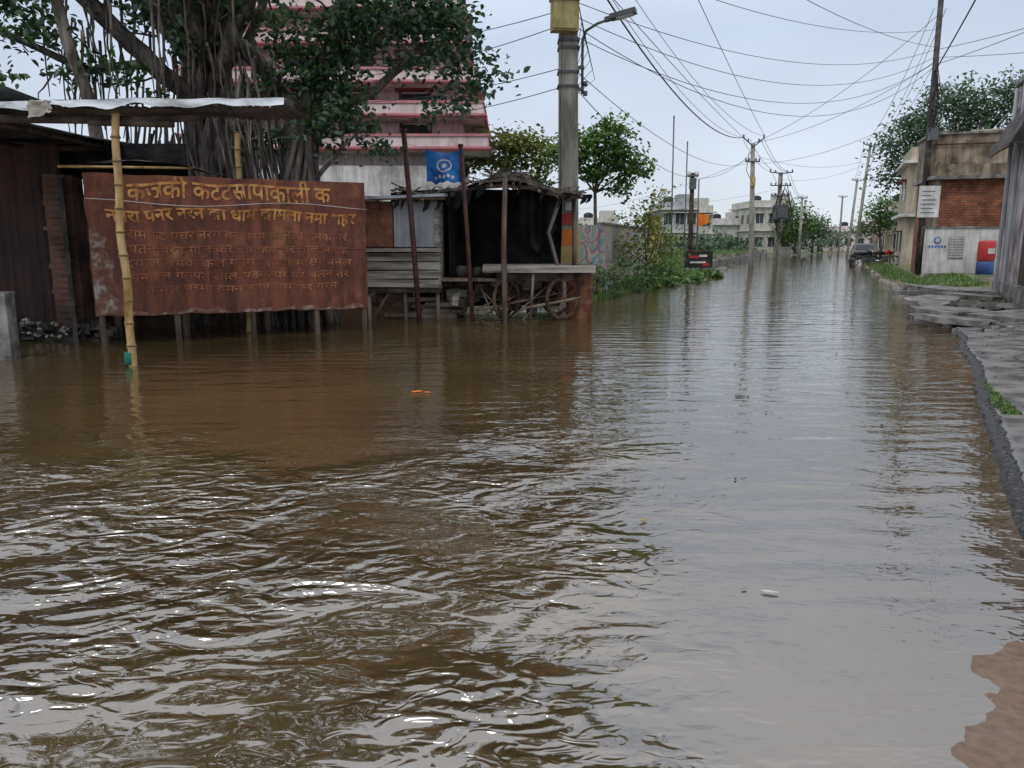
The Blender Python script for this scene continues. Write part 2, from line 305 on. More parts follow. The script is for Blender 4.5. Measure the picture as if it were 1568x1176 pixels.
h=math_('ADD',h,math_('MULTIPLY',wB,math_('MULTIPLY_ADD',strong,.024,.0025)))
h=math_('SUBTRACT',h,math_('MULTIPLY',ridge,math_('MULTIPLY',strong,.040)))
h=math_('ADD',h,math_('MULTIPLY',wC,.012))
h=math_('ADD',h,math_('MULTIPLY',wD,math_('MULTIPLY_ADD',strong,.003,math_('MULTIPLY',patch2,.0017))))
bp=N.new('ShaderNodeBump'); bp.inputs['Strength'].default_value=1; bp.inputs['Distance'].default_value=1; L.new(h,bp.inputs['Height']); L.new(bp.outputs[0],p.inputs['Normal'])
cr=N.new('ShaderNodeValToRGB'); cr.color_ramp.elements[0].position=.3; cr.color_ramp.elements[0].color=(.060,.040,.017,1); cr.color_ramp.elements[1].position=.7; cr.color_ramp.elements[1].color=(.10,.068,.029,1); L.new(wn(.5,(1,1,1),0,2),cr.inputs['Fac'])
L.new(cr.outputs[0],p.inputs['Base Color']); p.inputs['Roughness'].default_value=.02; p.inputs['IOR'].default_value=3.0
W.poly('flood_water','water',[(-500,-60,0),(600,-60,0),(600,700,0),(-500,700,0)]); W.done()
# ------------------------------------------------------------ billboard
ang=math.atan2(1.93,3.64); U=Vector((math.cos(ang),math.sin(ang),0)); Nn=Vector((math.sin(ang),-math.cos(ang),0)); O=Vector((-6.1,11.27,0)); Lb=4.12
B=Ob('rusty_billboard')
def bf(off):
    def f(u,v):
        bend=.025*noise.noise((u*5,v*4,1))+.012*math.sin(u*22)*(v-.5)
        top=2.48+.02*noise.noise((u*9,0,0)); bot=.43-.03*u+.03*noise.noise((u*14,5,0))
        return O+U*(u*Lb+.025*noise.noise((v*7,9,0))*(1 if u>.5 else -1))+Nn*(bend+off)+Vector((0,0,bot+(top-bot)*v))
    return f
B.grid('sheet','rustboard',bf(0),60,30)
for q in (.02,.27,.54,.79,.985):
    p0=O+U*q*Lb-Nn*.07; B.tube('posts','wood',[p0+Vector((0,0,-.3)),p0+Vector((random.uniform(-.04,.04),0,2.45))],.045,7)
for z in(.55,1.4,2.35): B.tube('rails','darkwood',[O-Nn*.06+Vector((0,0,z)),O+U*Lb-Nn*.06+Vector((0,0,z))],.03,6)
B.grid('scoured_patch','rustpale',lambda u,v:bf(.006)(.004+(.085+.05*noise.noise((v*6,0,0)))*(1-.5*v)*u,.01+.62*v),3,16)
B.grid('scoured_edge','rustpale',lambda u,v:bf(.006)(.1+.88*u,.004+v*(.022+.05*noise.noise((u*13,3,0)))),40,2)
B.tube('sheet_seam','rustdrum',[bf(.004)(u,.48) for u in np.linspace(0,1,20)],.008,5)
B.tube('rope','white',[O+Nn*.09+U*(t*Lb)+Vector((0,0,2.08+.04*math.cos(t*9))) for t in np.linspace(0,1,14)],.005,5)
lines_=[("कजकी कटटसापाकाली क",.36,2.13,.55,3.0,'orange',.03),("नगरा पनर नरन का धाम कामला नमा शहर",.25,1.80,.25,3.7,'orange',.06),
 ("रामकट पचर नरम का काम कामला नमक घर",.19,1.55,.5,3.3,'dullred',0),("पतन वरत गाल कर तामकल घर ताल मनक",.18,1.34,.5,3.3,'dullred',0),
 ("दयाल नमक कल गरम जनता मारग धनल",.17,1.14,.45,3.4,'dullred',0),("मनकल गनपत लाल सडक पर घर चलन तर",.16,.95,.5,3.3,'dullred',0),("कमल वरमा दमन रतन पथ कर गरम",.15,.76,.7,2.9,'dullred',0)]
for t,s,z,x0,wd,mm,arch in lines_:
    cu=bpy.data.curves.new('lettering','FONT'); cu.body=t; cu.size=s; cu.extrude=.001; cu.offset=.006 if s>.2 else .001
    ob=bpy.data.objects.new('lettering',cu); sc.collection.objects.link(ob)
    bpy.context.view_layer.update(); w=ob.dimensions.x or 1
    dg=bpy.context.evaluated_depsgraph_get(); mesh=bpy.data.meshes.new_from_object(ob.evaluated_get(dg)); bpy.data.objects.remove(ob)
    k=wd/w
    for v in mesh.vertices:
        lx=v.co.x*k; tt=lx/wd
        pz=z+v.co.y*(1+.12*noise.noise((lx*2,z,0)))+arch*math.sin(tt*math.pi)+.015*math.sin(tt*17+z*5)+.008*noise.noise((lx*14,v.co.y*14,z))
        v.co=bf(.009)((x0+lx+.008*noise.noise((lx*14,v.co.y*14,z+7)))/Lb,min(.995,(pz-.42)/(2.48-.42)))+Nn*v.co.z
    mesh.materials.append(M[mm]); o=bpy.data.objects.new('lettering',mesh); sc.collection.objects.link(o); B.extra.append(o)
B.done()
# ------------------------------------------------------------ left awning & sheds
A=Ob('tin_awning')
def corr(ob,part,m,o,u,v,lu,lv,wl=.09,amp=.012,sag=0,ns=4,jag=0):
    o=Vector(o);u=Vector(u).normalized();v=Vector(v).normalized(); n=u.cross(v)
    nu=int(lu/wl*4)
    def f(a,b):
        jj=jag*noise.noise((a*lu*3,b*9,4))
        return o+u*(a*lu)+v*(b*lv+(jj if b in(0,1) else 0))+n*(amp*math.sin(a*lu/wl*2*math.pi)+.03*noise.noise((a*lu,b*lv,2)))+Vector((0,0,-sag*math.sin(a*math.pi)))
    ob.grid(part,m,f,nu,ns)
corr(A,'front_sheets','darktin',(-10.5,9.35,3.04),(1,.03,.008),(0,1,.0),7.85,.95,amp=.015,jag=.1)
corr(A,'rear_sheets','darktin',(-11.5,10.1,3.0),(1,.0,.0),(0,1,.03),5.3,3.2,amp=.02)
A.grid('edge_flashing','paletin',lambda u,v:Vector((-6.05+3.4*u,9.30+.09*u-.03*v+.03*noise.noise((u*14,v,0)),3.11-.085*v*(1+.9*noise.noise((u*11,2,0)))+.03*noise.noise((u*5,0,7))+.05*u)),50,3)
A.grid('edge_flashing','paletin',lambda u,v:Vector((-6.05+3.4*u,9.30+.09*u+.5*v,3.112+.02*v+.03*noise.noise((u*5,0,7))+.05*u)),50,3)
A.grid('edge_flashing_dark','darktin',lambda u,v:Vector((-10.5+4.45*u,9.30-.03*v,3.10-.06*v+.02*noise.noise((u*15,0,7)))),40,2)
A.grid('folded_rag','woodh',lambda u,v:Vector((-5.55+.28*u+.04*noise.noise((v*5,0,0)),9.24-.03*math.sin(u*9),3.10-.20*v*(1-.4*u)-.02*noise.noise((u*6,v*6,0)))),10,8)
def bamboo(ob,p0,p1,r):
    p0=Vector(p0);p1=Vector(p1);n=max(3,int((p1-p0).length/.27)); pts=[];rd=[]
    for i in range(n*6+1):
        t=i/(n*6); pts.append(p0.lerp(p1,t)+Vector((.02*math.sin(t*7)+.012*math.sin(t*19),0,0))); k=i%6
        rd.append(r*(1.16 if k==0 else (.97 if k in(1,5) else 1))*(1.05-.15*t)); 
    ob.tube('bamboo_post','bamboo',pts,rd,10)
    for i in range(n+1):
        t=i/n; c=p0.lerp(p1,t)+Vector((.02*math.sin(t*7)+.012*math.sin(t*19),0,0)); d=(p1-p0).normalized()*.010; ob.tube('bamboo_nodes','bamboonode',[c-d,c+d],r*1.19,10)
bamboo(A,(-4.73,9.43,-.3),(-4.66,9.45,3.0),.050)
A.tube('painted_foot','greenp',[(-4.735,9.43,.02),(-4.73,9.43,.17)],.066,10)
bamboo(A,(-4.50,13.1,0),(-4.42,12.9,3.25),.05)
A.tube('beams','darkwood',[(-10,9.6,2.93),(-7,9.55,2.96),(-4.4,9.55,2.93),(-3.7,9.6,2.98)],.05,8,.1)
A.tube('beams','wood',[(-5.0,9.5,2.9),(-4.0,9.5,2.88)],.04,8,.1)
A.tube('beams','darkwood',[(-10,12.5,2.93),(-6.4,12.5,2.96)],.05,8,.1)
for x in(-9,-7.6,-6.4): A.tube('beams','darkwood',[(x,9.4,2.97),(x,13,2.97)],.035,6)
A.tube('top_bundle','blackcloth',[(-8.5,10,3.14),(-7,9.9,3.28),(-6.2,9.9,3.26),(-5.6,9.85,3.12)],[.2,.2,.13,.04],10,.1)
A.done()
S=Ob('corrugated_shed')
corr(S,'front_wall','maroon',(-11.5,12.3,0.1),(1,.02,0),(0,0,1),4.45,2.9,wl=.14,amp=.022,ns=2)
S.bx('plinth','conc2',-11.5,-7.05,12.36,12.6,-.3,.25)
S.bx('under_roof_dark','blackcloth',-11.5,-5.2,12.7,12.76,2.5,3.05)  # black sheet standing in for the shade under the roof
for i in range(60):
    S.box('stacked_rubbish','darktin' ,(random.uniform(-9,-6.3),random.uniform(11.9,12.2),random.uniform(.0,.3)),(random.uniform(.06,.25),.12,random.uniform(.04,.14)),random.uniform(0,3),jit=.02)
for i in range(40):
    S.box('stacked_paper','woodh',(random.uniform(-8.2,-6.6),random.uniform(11.82,11.95),random.uniform(.02,.36)),(random.uniform(.02,.09),.05,random.uniform(.01,.03)),random.uniform(0,3),rot=Euler((random.uniform(-.6,.6),random.uniform(-.6,.6),0)))
S.done()
Q=Ob('brick_pillar'); Q.box('brickwork','brickpil',(-6.88,12.15,1.2),(.42,.4,3.0-.4),.1,jit=.015)
for i in range(26): Q.box('loose_bricks','brickpil',(-6.88+random.uniform(-.1,.1),11.98,.1+i*.095),(.3,.12,.075),random.uniform(-.2,.2),jit=.01)
Q.done()
Q=Ob('concrete_stub_post'); Q.box('post','conc2',(-6.68,10.05,.25),(.27,.25,1.15),.1,jit=.015); Q.box('cap','conc2',(-6.68,10.05,.84),(.29,.27,.05),.1,jit=.01); Q.done(.01)
S=Ob('wooden_shack')
bk=O-Nn*1.2
S.box('back_wall','darkwood',bk+U*2.0-Nn*1.2+Vector((0,0,1.0)),(4.6,.08,2.3),ang)
S.box('side_wall','darktin',O-U*.3-Nn*1.6+Vector((0,0,1.2)),(.06,1.9,2.5),ang)
def roof(u,v): return O+U*(-.35+2.3*u)-Nn*(.15+1.3*v)+Vector((0,0,2.53+.12*v+.16*math.sin(u*3.14)+.04*noise.noise((u*5,v*4,0))))
S.grid('roof_sheets','darktin',roof,24,6)
S.tube('roof_stick','bamboo',[O-U*.3-Nn*.1+Vector((0,0,2.56)),O+U*1.5-Nn*.2+Vector((0,0,2.62))],.02,6)
for q in(.3,1.3,2.6,3.4): 
    p0=O+U*q-Nn*.9; S.tube('posts','wood',[p0+Vector((0,0,-.3)),p0+Vector((0,0,2.2))],.06,7)
S.box('counter','woodh',O+U*2.0-Nn*1.0+Vector((0,0,.5)),(3.4,1.0,.06),ang)
S.done()
Q=Ob('back_infill_wall'); Q.bx('wall','brickpil',-14,-1.2,18.6,18.85,-.3,2.3); Q.bx('coping','conc2',-14,-1.2,18.55,18.9,2.303,2.38); Q.done()  # added dark infill, closes the view through under board and kiosk
K=Ob('wooden_kiosk'); dy=.4
for z in(.64,.81,.98,1.15): K.box('planks','woodh',(-2.135,14.78+dy,z+.077),(1.43,.037,.15),0,rot=Euler((0,random.uniform(-.008,.008),0)),jit=.004)
K.bx('shutter','greyw',-2.28,-1.47,14.76+dy,14.8+dy,1.42,2.28)
K.bx('shutter_frame','woodh',-2.31,-1.42,14.74+dy,14.757+dy,2.22,2.30); K.bx('shutter_frame','woodh',-1.50,-1.42,14.74+dy,14.757+dy,1.42,2.215)
K.bx('rust_shutter','rustdrum',-2.85,-2.30,14.74+dy,14.8+dy,1.42,2.28)
K.bx('sill','woodh',-2.9,-1.36,14.58+dy,14.80+dy,1.33,1.40)
K.bx('side_wall','woodh',-1.45,-1.40,14.8+dy,16.2,.62,2.3); K.bx('side_wall','woodh',-2.9,-2.85,14.8+dy,16.2,.62,2.3); K.bx('back','darkwood',-2.85,-1.45,16.2,16.24,.62,2.3)
K.box('roof','paletin',(-2.1,15.6,2.40),(1.75,1.5,.05),rot=Euler((.06,-.04,0)))
K.box('roof_edge','darkwood',(-2.1,14.88,2.33),(1.7,.04,.07))
K.bx('floor','darkwood',-2.9,-1.4,14.75+dy,16.2,.54,.62)
for x in(-2.82,-2.1,-1.46):
    for y in(14.85+dy,16.1): K.tube('legs','wood',[(x,y,-.3),(x+random.uniform(-.04,.04),y,.56)],.04,6)
K.tube('legs','wood',[(-2.7,14.8+dy,.1),(-2.4,14.8+dy,.56)],.025,6)
for i in range(16): K.box('stacked_wood','wood',(random.uniform(-2.6,-1.3),random.uniform(15.5,16),random.uniform(.05,.45)),(random.uniform(.4,.9),.12,.08),random.uniform(-.2,.2),jit=.02)
K.done()
Q=Ob('steel_post'); Q.tube('post','redpole',[(-1.76,14.75,-.3),(-1.87,14.7,1.8),(-1.98,14.65,3.5)],.05,8); Q.tube('cap','redpole',[(-1.98,14.65,3.5),(-1.98,14.65,3.54)],.06,8); Q.done()
Q=Ob('steel_post'); Q.tube('post','redpole',[(-.74,14.75,-.3),(-.85,14.75,1.8),(-.95,14.75,3.25)],.042,8); Q.tube('cap','redpole',[(-.95,14.75,3.25),(-.95,14.75,3.29)],.05,8); Q.done()
Q=Ob('blue_tarp_banner')
def tf(u,v): return Vector((-1.58+.66*u+.06*v*(u-.5),14.72+.12*math.sin(u*7+v*3)*(1-.5*v)+.05*noise.noise((u*4,v*4,0)),3.20-.07*math.sin(u*3.14)*v-.60*(1-v)+.06*noise.noise((u*6,0,0))*(1-v)))
Q.grid('cloth','bluetarp',tf,24,16)
def ef(r0,r1):
    def f(u,v):
        a=u*2*math.pi; r=r0+(r1-r0)*v; q=tf(.5+r*math.cos(a),.55+r*1.1*math.sin(a)); return q+Vector((0,-.012,0))
    return f
Q.grid('white_emblem','white',ef(.16,.20),28,1); Q.grid('white_emblem','white',ef(.0,.07),12,1)
for k in range(5): Q.grid('white_letters','white',(lambda k:lambda u,v: tf(.22+.12*k+.07*u,.14+.10*v)+Vector((0,-.012,0)))(k),3,1)
Q.tube('tie_rope','white',[(-1.97,14.65,3.3),(-1.6,14.7,3.2)],.006,5); Q.tube('tie_rope','white',[(-.95,14.75,3.2),(-.92,14.72,3.18)],.006,5)
Q.done()
# ------------------------------------------------------------ stall
T=Ob('roadside_stall')
def rf(u,v):
    x=-2.3+3.75*u; y=14.9+.35*u+3.0*v
    z=2.50+.0*u+.46*math.exp(-((u-.62)/.22)**2)*(.35+.65*v)+.10*v+.08*noise.noise((u*8,v*6,0))-.06*math.sin(u*9)
    if v==0: z-=.03+.10*abs(noise.noise((u*25,0,3))); y-=.06*noise.noise((u*22,0,0))
    return Vector((x,y,z))
T.grid('roof_cover','thatch',rf,70,16); T.grid('roof_lining','blackcloth',lambda u,v:rf(u,v)-Vector((0,-.02,.06)),40,10)
for i in range(110):
    u=random.random(); p0=rf(u,random.random()*.9)+Vector((0,0,.02)); d=Vector((random.uniform(-.5,.5),random.uniform(-1.0,.1),random.uniform(-.12,.08)))
    T.tube('thatch_sticks','wood' if i%2 else 'darkwood',[p0,p0+d*.7],.012,4)
for i in range(22):
    u=random.random(); a0=rf(u,0); w_=random.uniform(.04,.12); l_=random.uniform(.08,.35); T.grid('torn_strips','blackcloth',(lambda a0,w_,l_:lambda s,t:a0+Vector((w_*s+.02*math.sin(t*5),-.02+.03*t,-.03-l_*t*(1-.3*s))))(a0,w_,l_),2,4)
for u in np.linspace(.05,.97,9): T.tube('rafters','wood',[rf(u,0)+Vector((random.uniform(-.05,.05),-.15,-.06)),rf(u,.5)+Vector((0,0,-.07)),rf(u,1)+Vector((0,0,-.05))],.028,6)
T.tube('front_beam','wood',[rf(u,0.02)+Vector((0,.04,-.11)) for u in np.linspace(0,1,8)],.045,7,.1)
T.tube('posts','wood',[(-.13,14.9,-.3),(-.16,14.85,1.4),(-.13,14.9,2.75)],[.055,.05,.045],8,.08)
T.tube('posts','wood',[(.95,15.4,.9),(.72,15.5,1.7),(1.0,15.6,2.5)],.04,7,.1)
T.tube('posts','wood',[(1.3,15.9,-.2),(1.25,16,2.5)],.05,7,.1)
T.tube('posts','darkwood',[(-2.2,17.6,-.2),(-2.2,17.6,2.5)],.05,7,.1)
T.grid('back_cloth','blackcloth',lambda u,v:Vector((-2.2+3.3*u,17.4+.10*math.sin(u*9+v)+.25*noise.noise((u*7,v*1.5,0)),.1+2.55*v)),60,8)
T.grid('side_cloth','blackcloth',lambda u,v:Vector((-1.25+.08*math.sin(u*12),15.8+1.6*u,.6+1.95*v)),20,4)
T.grid('hanging_sack','blackcloth',lambda u,v:Vector((.15+.75*u,15.9+.1*math.sin(u*14)+.1*noise.noise((u*3,v*3,1)),2.55-1.3*v*(1-.45*abs(u-.5)*2)-.05*math.sin(u*8))),24,10)
for i in range(24): 
    c=Vector((random.uniform(-1.3,.9),random.uniform(15.3,16.9),.1)); T.box('clutter' if i%3 else 'clutter_sacks','darkwood' if i%3 else 'woodh',c+Vector((0,0,random.uniform(.0,.7))),(random.uniform(.15,.4),.25,random.uniform(.1,.3)),random.uniform(0,3),jit=.05)
for i in range(8): T.tube('clutter_sticks','wood',[(random.uniform(-1.4,1.2),random.uniform(15,15.3),random.uniform(-.1,.3)),(random.uniform(-1.4,1.2),15.6,random.uniform(.3,.9))],.018,5)
for k_,(x_,z_,r_) in enumerate(((-1.0,.95,.13),(-.7,.92,.10),(-.45,.95,.12))): T.tube('pots','chrome' if k_==1 else 'darktin',[(x_,15.6,z_-.12),(x_,15.6,z_-.05),(x_,15.6,z_+.05),(x_,15.6,z_+.1)],[r_*.6,r_,r_,r_*.7],12)
T.box('counter','wood',(-.75,15.65,.78),(1.3,.7,.06)); 
T.done()
H=Ob('wooden_handcart')
for i in range(6): H.box('deck','woodh',(.55,15.2+i*.19,1.02+random.uniform(-.008,.008)),(2.15,.18,.05),.07,jit=.008)
H.box('side_rail','woodh',(.53,15.06,1.0),(2.2,.06,.13),.07,jit=.01); H.box('side_rail','woodh',(.50,16.27,1.0),(2.2,.06,.13),.07)
H.box('end_rail','wood',(-.5,15.6,1.0),(.06,1.2,.1),.07); H.box('end_rail','wood',(1.6,15.75,1.0),(.06,1.2,.1),.07)
def wheel(ob,c,r,ax=0,sp=12,pre=''):
    c=Vector(c); x=Vector((math.cos(ax),math.sin(ax),0)); z=Vector((0,0,1))
    ob.tube(pre+'tyre','black' if pre else 'darkwood',[c+x*math.cos(a)*r+z*math.sin(a)*r for a in np.linspace(0,2*math.pi,25)],.028,6)
    ob.tube(pre+'rim','chrome' if pre else 'rustdrum',[c+x*math.cos(a)*(r-.04)+z*math.sin(a)*(r-.04) for a in np.linspace(0,2*math.pi,25)],.012,5)
    y=Vector((-x.y,x.x,0)); ob.tube(pre+'hub','rustdrum',[c-y*.06,c+y*.06],.035,8)
    for k in range(sp):
        a=k*2*math.pi/sp; ob.tube(pre+'spokes','rustdrum' if not pre else 'chrome',[c,c+x*math.cos(a)*(r-.04)+z*math.sin(a)*(r-.04)],.006,4)
for cx,cy,aa in((-.1,15.15,.9),(1.0,15.22,.6),(-.15,16.2,.9),(.95,16.28,.6)): wheel(H,(cx,cy,.42),.40,aa)
for cy in(15.2,16.2): H.box('axle_beam','darkwood',(.45,cy+.06,.84),(1.5,.07,.16),.07)
for cx in(-.1,.98): H.tube('axle','rustdrum',[(cx,15.1,.42),(cx-.05,16.3,.42)],.02,6)
for cx in(-.1,.98):
    for cy in(15.25,16.2): H.tube('forks','darkwood',[(cx,cy,.42),(cx,cy,.95)],.03,6)
H.tube('prop_leg','wood',[(.35,15.1,-.2),(.42,15.1,1.0)],.03,6); H.tube('prop_leg','woodh',[(.25,15.0,.25),(1.35,15.05,.45)],.03,6)
H.done()
D=Ob('rusty_drum')
pts=[];rd=[]
for z,r in((-.2,.27),(.0,.27),(.27,.27),(.29,.285),(.31,.27),(.58,.27),(.60,.285),(.62,.27),(.86,.27),(.88,.28),(.9,.27)): pts.append((1.38,15.75,z));rd.append(r)
D.tube('drum','rustdrum',pts,rd,24); D.done()
# ------------------------------------------------------------ utility pole w/ lamp
P=Ob('concrete_utility_pole')
def sq(part,m,p0,p1,w0,w1,d=.8):
    b=P.bm(part,m); p0=Vector(p0);p1=Vector(p1); r=[]
    for p_,w in((p0,w0),(p1,w1)):
        c=.12
        r.append([b.verts.new(p_+Vector((x*w/2,y*w*d/2,0))) for x,y in((-1+c,-1),(1-c,-1),(1,-1+c),(1,1-c),(1-c,1),(-1+c,1),(-1,1-c),(-1,-1+c))])
    for k in range(8): b.faces.new((r[0][k],r[0][(k+1)%8],r[1][(k+1)%8],r[1][k]))
    b.faces.new(r[1])
sq('shaft','concrete',(1.32,18,-.3),(1.19,18,9.0),.46,.38)
sq('painted_band','yellow',(1.305,18,1.05),(1.30,18,1.75),.468,.465); 
P.bx('poster','red',1.12,1.38,17.80,17.805,1.9,2.15); P.bx('poster2','orangef',1.14,1.46,17.80,17.805,1.45,1.8); P.bx('poster3','white',1.2,1.45,17.795,17.80,2.22,2.40)
P.box('meter_box','cabinet',(1.13,17.68,6.28),(.58,.28,.62),.1); P.box('meter_box_lid','cabinet',(1.13,17.52,6.28),(.50,.03,.54),.1); P.box('meter_box_hood','cabinet',(1.13,17.64,6.61),(.64,.38,.04),.1)
for z in(5.85,5.7,5.2,4.9): P.box('clamps','greyplas',(1.24,18,z),(.47,.40,.05))
P.tube('lamp_arm','greyplas',[(1.56,17.95,4.75),(1.55,17.95,5.4),(1.55,17.95,5.85),(1.62,17.9,6.05),(1.85,17.8,6.17),(2.15,17.7,6.25)],.03,8)
for z in(4.85,5.3): P.box('arm_bracket','greyplas',(1.48,17.95,z),(.22,.1,.06)); 
for z in(4.75,4.95): P.tube('arm_knobs','greyplas',[(1.62,17.9,z-.05),(1.62,17.9,z+.05)],.05,8)
P.box('lamp_head','greyplas',(2.38,17.62,6.32),(.55,.24,.10),rot=Euler((0,-.18,-.35)),jit=.01); P.box('lamp_lens','lampglass',(2.42,17.61,6.262),(.36,.18,.03),rot=Euler((0,-.18,-.35)))
P.box('lamp_neck','greyplas',(2.1,17.72,6.25),(.2,.12,.09),rot=Euler((0,-.18,-.35)))
for z in(7.6,8.3): P.box('cross_arm','greyplas',(1.2,17.82,z),(1.5,.08,.08)); 
for z in(7.6,8.3):
    for x in(.55,1.0,1.4,1.85): P.tube('insulators','white',[(x,17.82,z+.04),(x,17.82,z+.16)],[.045,.03],8)
for i in range(7): P.tube('loose_cables','black',[(1.35+.03*i,17.7,6.9-.15*i),(1.5+.05*i,17.65,6.2-.2*i),(1.42,17.72,5.6-.15*i)],.008,4)
P.tube('loose_cables','black',[(1.1,17.78,5.9),(1.06,17.77,4.2),(1.1,17.77,2.6)],.008,4)
P.done()
def simplepole(name,base,top,r0,r1,arms,m='concrete'):
    q=Ob(name); q.tube('shaft',m,[base,top],[r0,r1],8); t=Vector(top)
    for dz,w,tilt in arms:
        q.tube('cross_arms','greyplas',[t+Vector((-w,-r1-.03,dz+tilt)),t+Vector((0,-r1-.03,dz)),t+Vector((w,-r1-.03,dz+tilt))],.04,5)
        for x in(-w*.95,-w*.5,w*.5,w*.95): q.tube('insulators','white' if random.random()<.4 else 'greyplas',[t+Vector((x,-.1,dz+tilt*abs(x)/w)),t+Vector((x,-.1,dz+.2+tilt*abs(x)/w))],[.05,.04],6)
    return q
q=simplepole('utility_pole',(13.85,45,-.3),(13.55,45,7.0),.17,.12,[(-.2,.6,.5),(-1.0,.4,.0)]); q.box('painted_band','yellow',(13.6,44.82,4.9),(.3,.05,.5)); q.tube('loose_cable','black',[(13.3,44.8,6.5),(13.2,44.8,5.5),(13.7,44.8,4.6)],.02,4); q.done()
q=simplepole('utility_pole',(18.6,55,-.3),(18.6,55,6.3),.18,.15,[(-.1,.8,.1),(-.9,.7,0),(-1.6,.6,0)])
q.box('transformer','greyplas',(18.6,54.6,3.6),(.9,.6,1.0)); q.box('transformer_fins','greyplas',(18.6,54.25,3.6),(.7,.1,.8))
for i in range(14): q.tube('tangled_cables','black',[(18.6+random.uniform(-.6,.6),54.5,random.uniform(4.2,6)),(18.6+random.uniform(-.9,.9),54.4,random.uniform(2.6,4.6)),(18.6+random.uniform(-.3,.3),54.5,random.uniform(1.4,3))],.03,4)
q.done()
simplepole('utility_pole',(26.3,60,-.3),(26.9,60,8.9),.15,.10,[(-.3,.6,.2)]).done()
simplepole('utility_pole',(36.5,85,-.3),(37.0,85,8.3),.17,.12,[(-.3,.6,.1)]).done()
simplepole('utility_pole',(46,110,-.3),(46,110,8),.17,.12,[(-.3,.6,.1)]).done()
simplepole('utility_pole',(30.2,82,-.3),(30.1,82,6.3),.16,.12,[(-.3,.5,.1)]).done()
simplepole('utility_pole',(38.5,105,-.3),(38.5,105,6.3),.16,.12,[(-.3,.5,.1)]).done()
q=simplepole('steel_service_pole',(17.75,34,0),(17.65,34,12.3),.14,.11,[(-.6,.5,0)],m='darktin')
q.box('junction_box','greyplas',(17.75,33.8,6.0),(.35,.2,.5)); 
for i in range(8): q.tube('loose_cables','black',[(17.7,33.8,9-.2*i),(17.3+random.uniform(0,.8),33.7,7.2),(17.7,33.8,5.5+.2*i)],.018,4)
q.done()
q=Ob('flag_pole'); q.tube('pole','greyplas',[(8.15,40,0),(8.05,40,7.6)],.035,6); q.tube('tip','greyplas',[(8.05,40,7.6),(8.05,40,7.75)],[.05,.01],6); q.done()
q=Ob('flag_pole'); q.tube('pole','greyplas',[(9.7,44,0),(9.65,44,6.9)],.035,6); q.tube('tip','greyplas',[(9.65,44,6.9),(9.65,44,7.0)],[.05,.01],6); q.done()
q=Ob('orange_flag'); q.tube('pole','wood',[(9.0,38,0),(8.95,38,4.5)],.035,6); q.grid('flag','orangef',lambda u,v:Vector((8.97+.55*u,38-.05+.08*math.sin(u*6),2.9-.65*v+.3*u*v-.1*u)),8,4); q.done()
q=simplepole('short_utility_pole',(8.45,37,0),(8.4,37,4.7),.13,.1,[(-.15,.25,0)],m='darkwood'); q.box('meter_box','greyplas',(8.4,36.85,4.2),(.3,.2,.5)); q.done()
q=Ob('roadside_signboard'); q.box('board','black',(8.75,36.5,.72),(1.4,.05,.75),.25,); 
for x,z,w,h,mm in((8.5,.85,.5,.12,'red'),(8.95,.9,.4,.1,'white'),(8.7,.6,.8,.08,'white'),(9.1,.5,.3,.14,'red')): q.box('lettering_'+mm,mm,(x,36.46+(x-8.75)*.255,z),(w,.02,h),.25)
q.box('frame','redpole',(8.75,36.52,1.11),(1.46,.06,.04),.25)
for x in(8.2,9.3): q.tube('legs','redpole',[(x,36.5+(x-8.75)*.25,-.2),(x,36.5+(x-8.75)*.25,.5)],.03,6)
q.done()
# wires
Wr=Ob('overhead_wires')
def wire(a,b,sag,r=.009,n=22):
    a=Vector(a);b=Vector(b); Wr.tube('cables','black',[a.lerp(b,t)-Vector((0,0,sag*4*t*(1-t))) for t in np.linspace(0,1,n)],r,4)
wire((1.4,17.8,7.6),(13.0,44.9,7.3),1.1,.022)
for i,(z0,z1,s) in enumerate(((6.6,9.4,.9),(6.3,9.1,1.25),(5.9,8.9,1.5),(7.7,10.2,.7),(6.1,8.7,1.9))): wire((1.4,17.8,z0),(17.6,34,z1),s,.009)
for i,(z0,dx,z1) in enumerate(((5.2,0,6.0),(7.7,-.5,7.3),(8.4,.5,7.4))): wire((1.4,17.8,z0),(13.55+dx,44.9,z1),.9,.008)
for dx,z in((-.6,7.3),(.6,7.4)): wire((13.55+dx,44.9,z),(-3.0+dx*2,4.5,8.0+dx*.3),.25,.010)
for dx in(-.6,-.2,.4,.6): wire((13.55+dx,44.9,7.2),(18.6+dx,54.9,6.3),.4,.012); wire((18.6+dx,54.9,6.2),(30.1+dx,82,6.1),.7,.013)
for dx in(-.5,.5): wire((30.1+dx,82,6.1),(38.5+dx,105,6.1),.6,.014); wire((26.9+dx,60,8.8),(37+dx,85,8.1),.7,.014); wire((17.65+dx*.5,34,11),(26.9+dx,60,8.8),.8,.012)
for z in(8.9,10.8): wire((17.65,34,z),(26.9,60,8.6),.9,.010); wire((17.65,34,z),(13.55,44.9,7.0),.5,.010)
for i,(x,y,z) in enumerate(((14.2,25,8.7),(15.5,20,7.8),(19,24,7.4),(19,26,9))): wire((17.65,34,8.5+.3*i),(x,y,z) if i else (12.2,20,9.4),.1,.012 if i else .026)
for z0,p in((6.5,(-9,27,8.0)),(6.2,(-9,30,7.6)),(5.3,(-9,28,6.6)),(4.9,(-8,26,5.6))): wire((1.1,18,z0),p,.5,.009)
for p,q_ in(((13.55,44.9,6.6),(8.4,37,4.5)),((13.55,44.9,6.2),(5,60,4)),((18.6,54.9,5.8),(26.9,60,7.5)),((8.4,37,4.5),(1.3,18,5.0)),((13.5,44.9,6.4),(22,50,6.5)),((18.6,54.9,5.2),(15,88,6))): wire(p,q_,.5,.009)
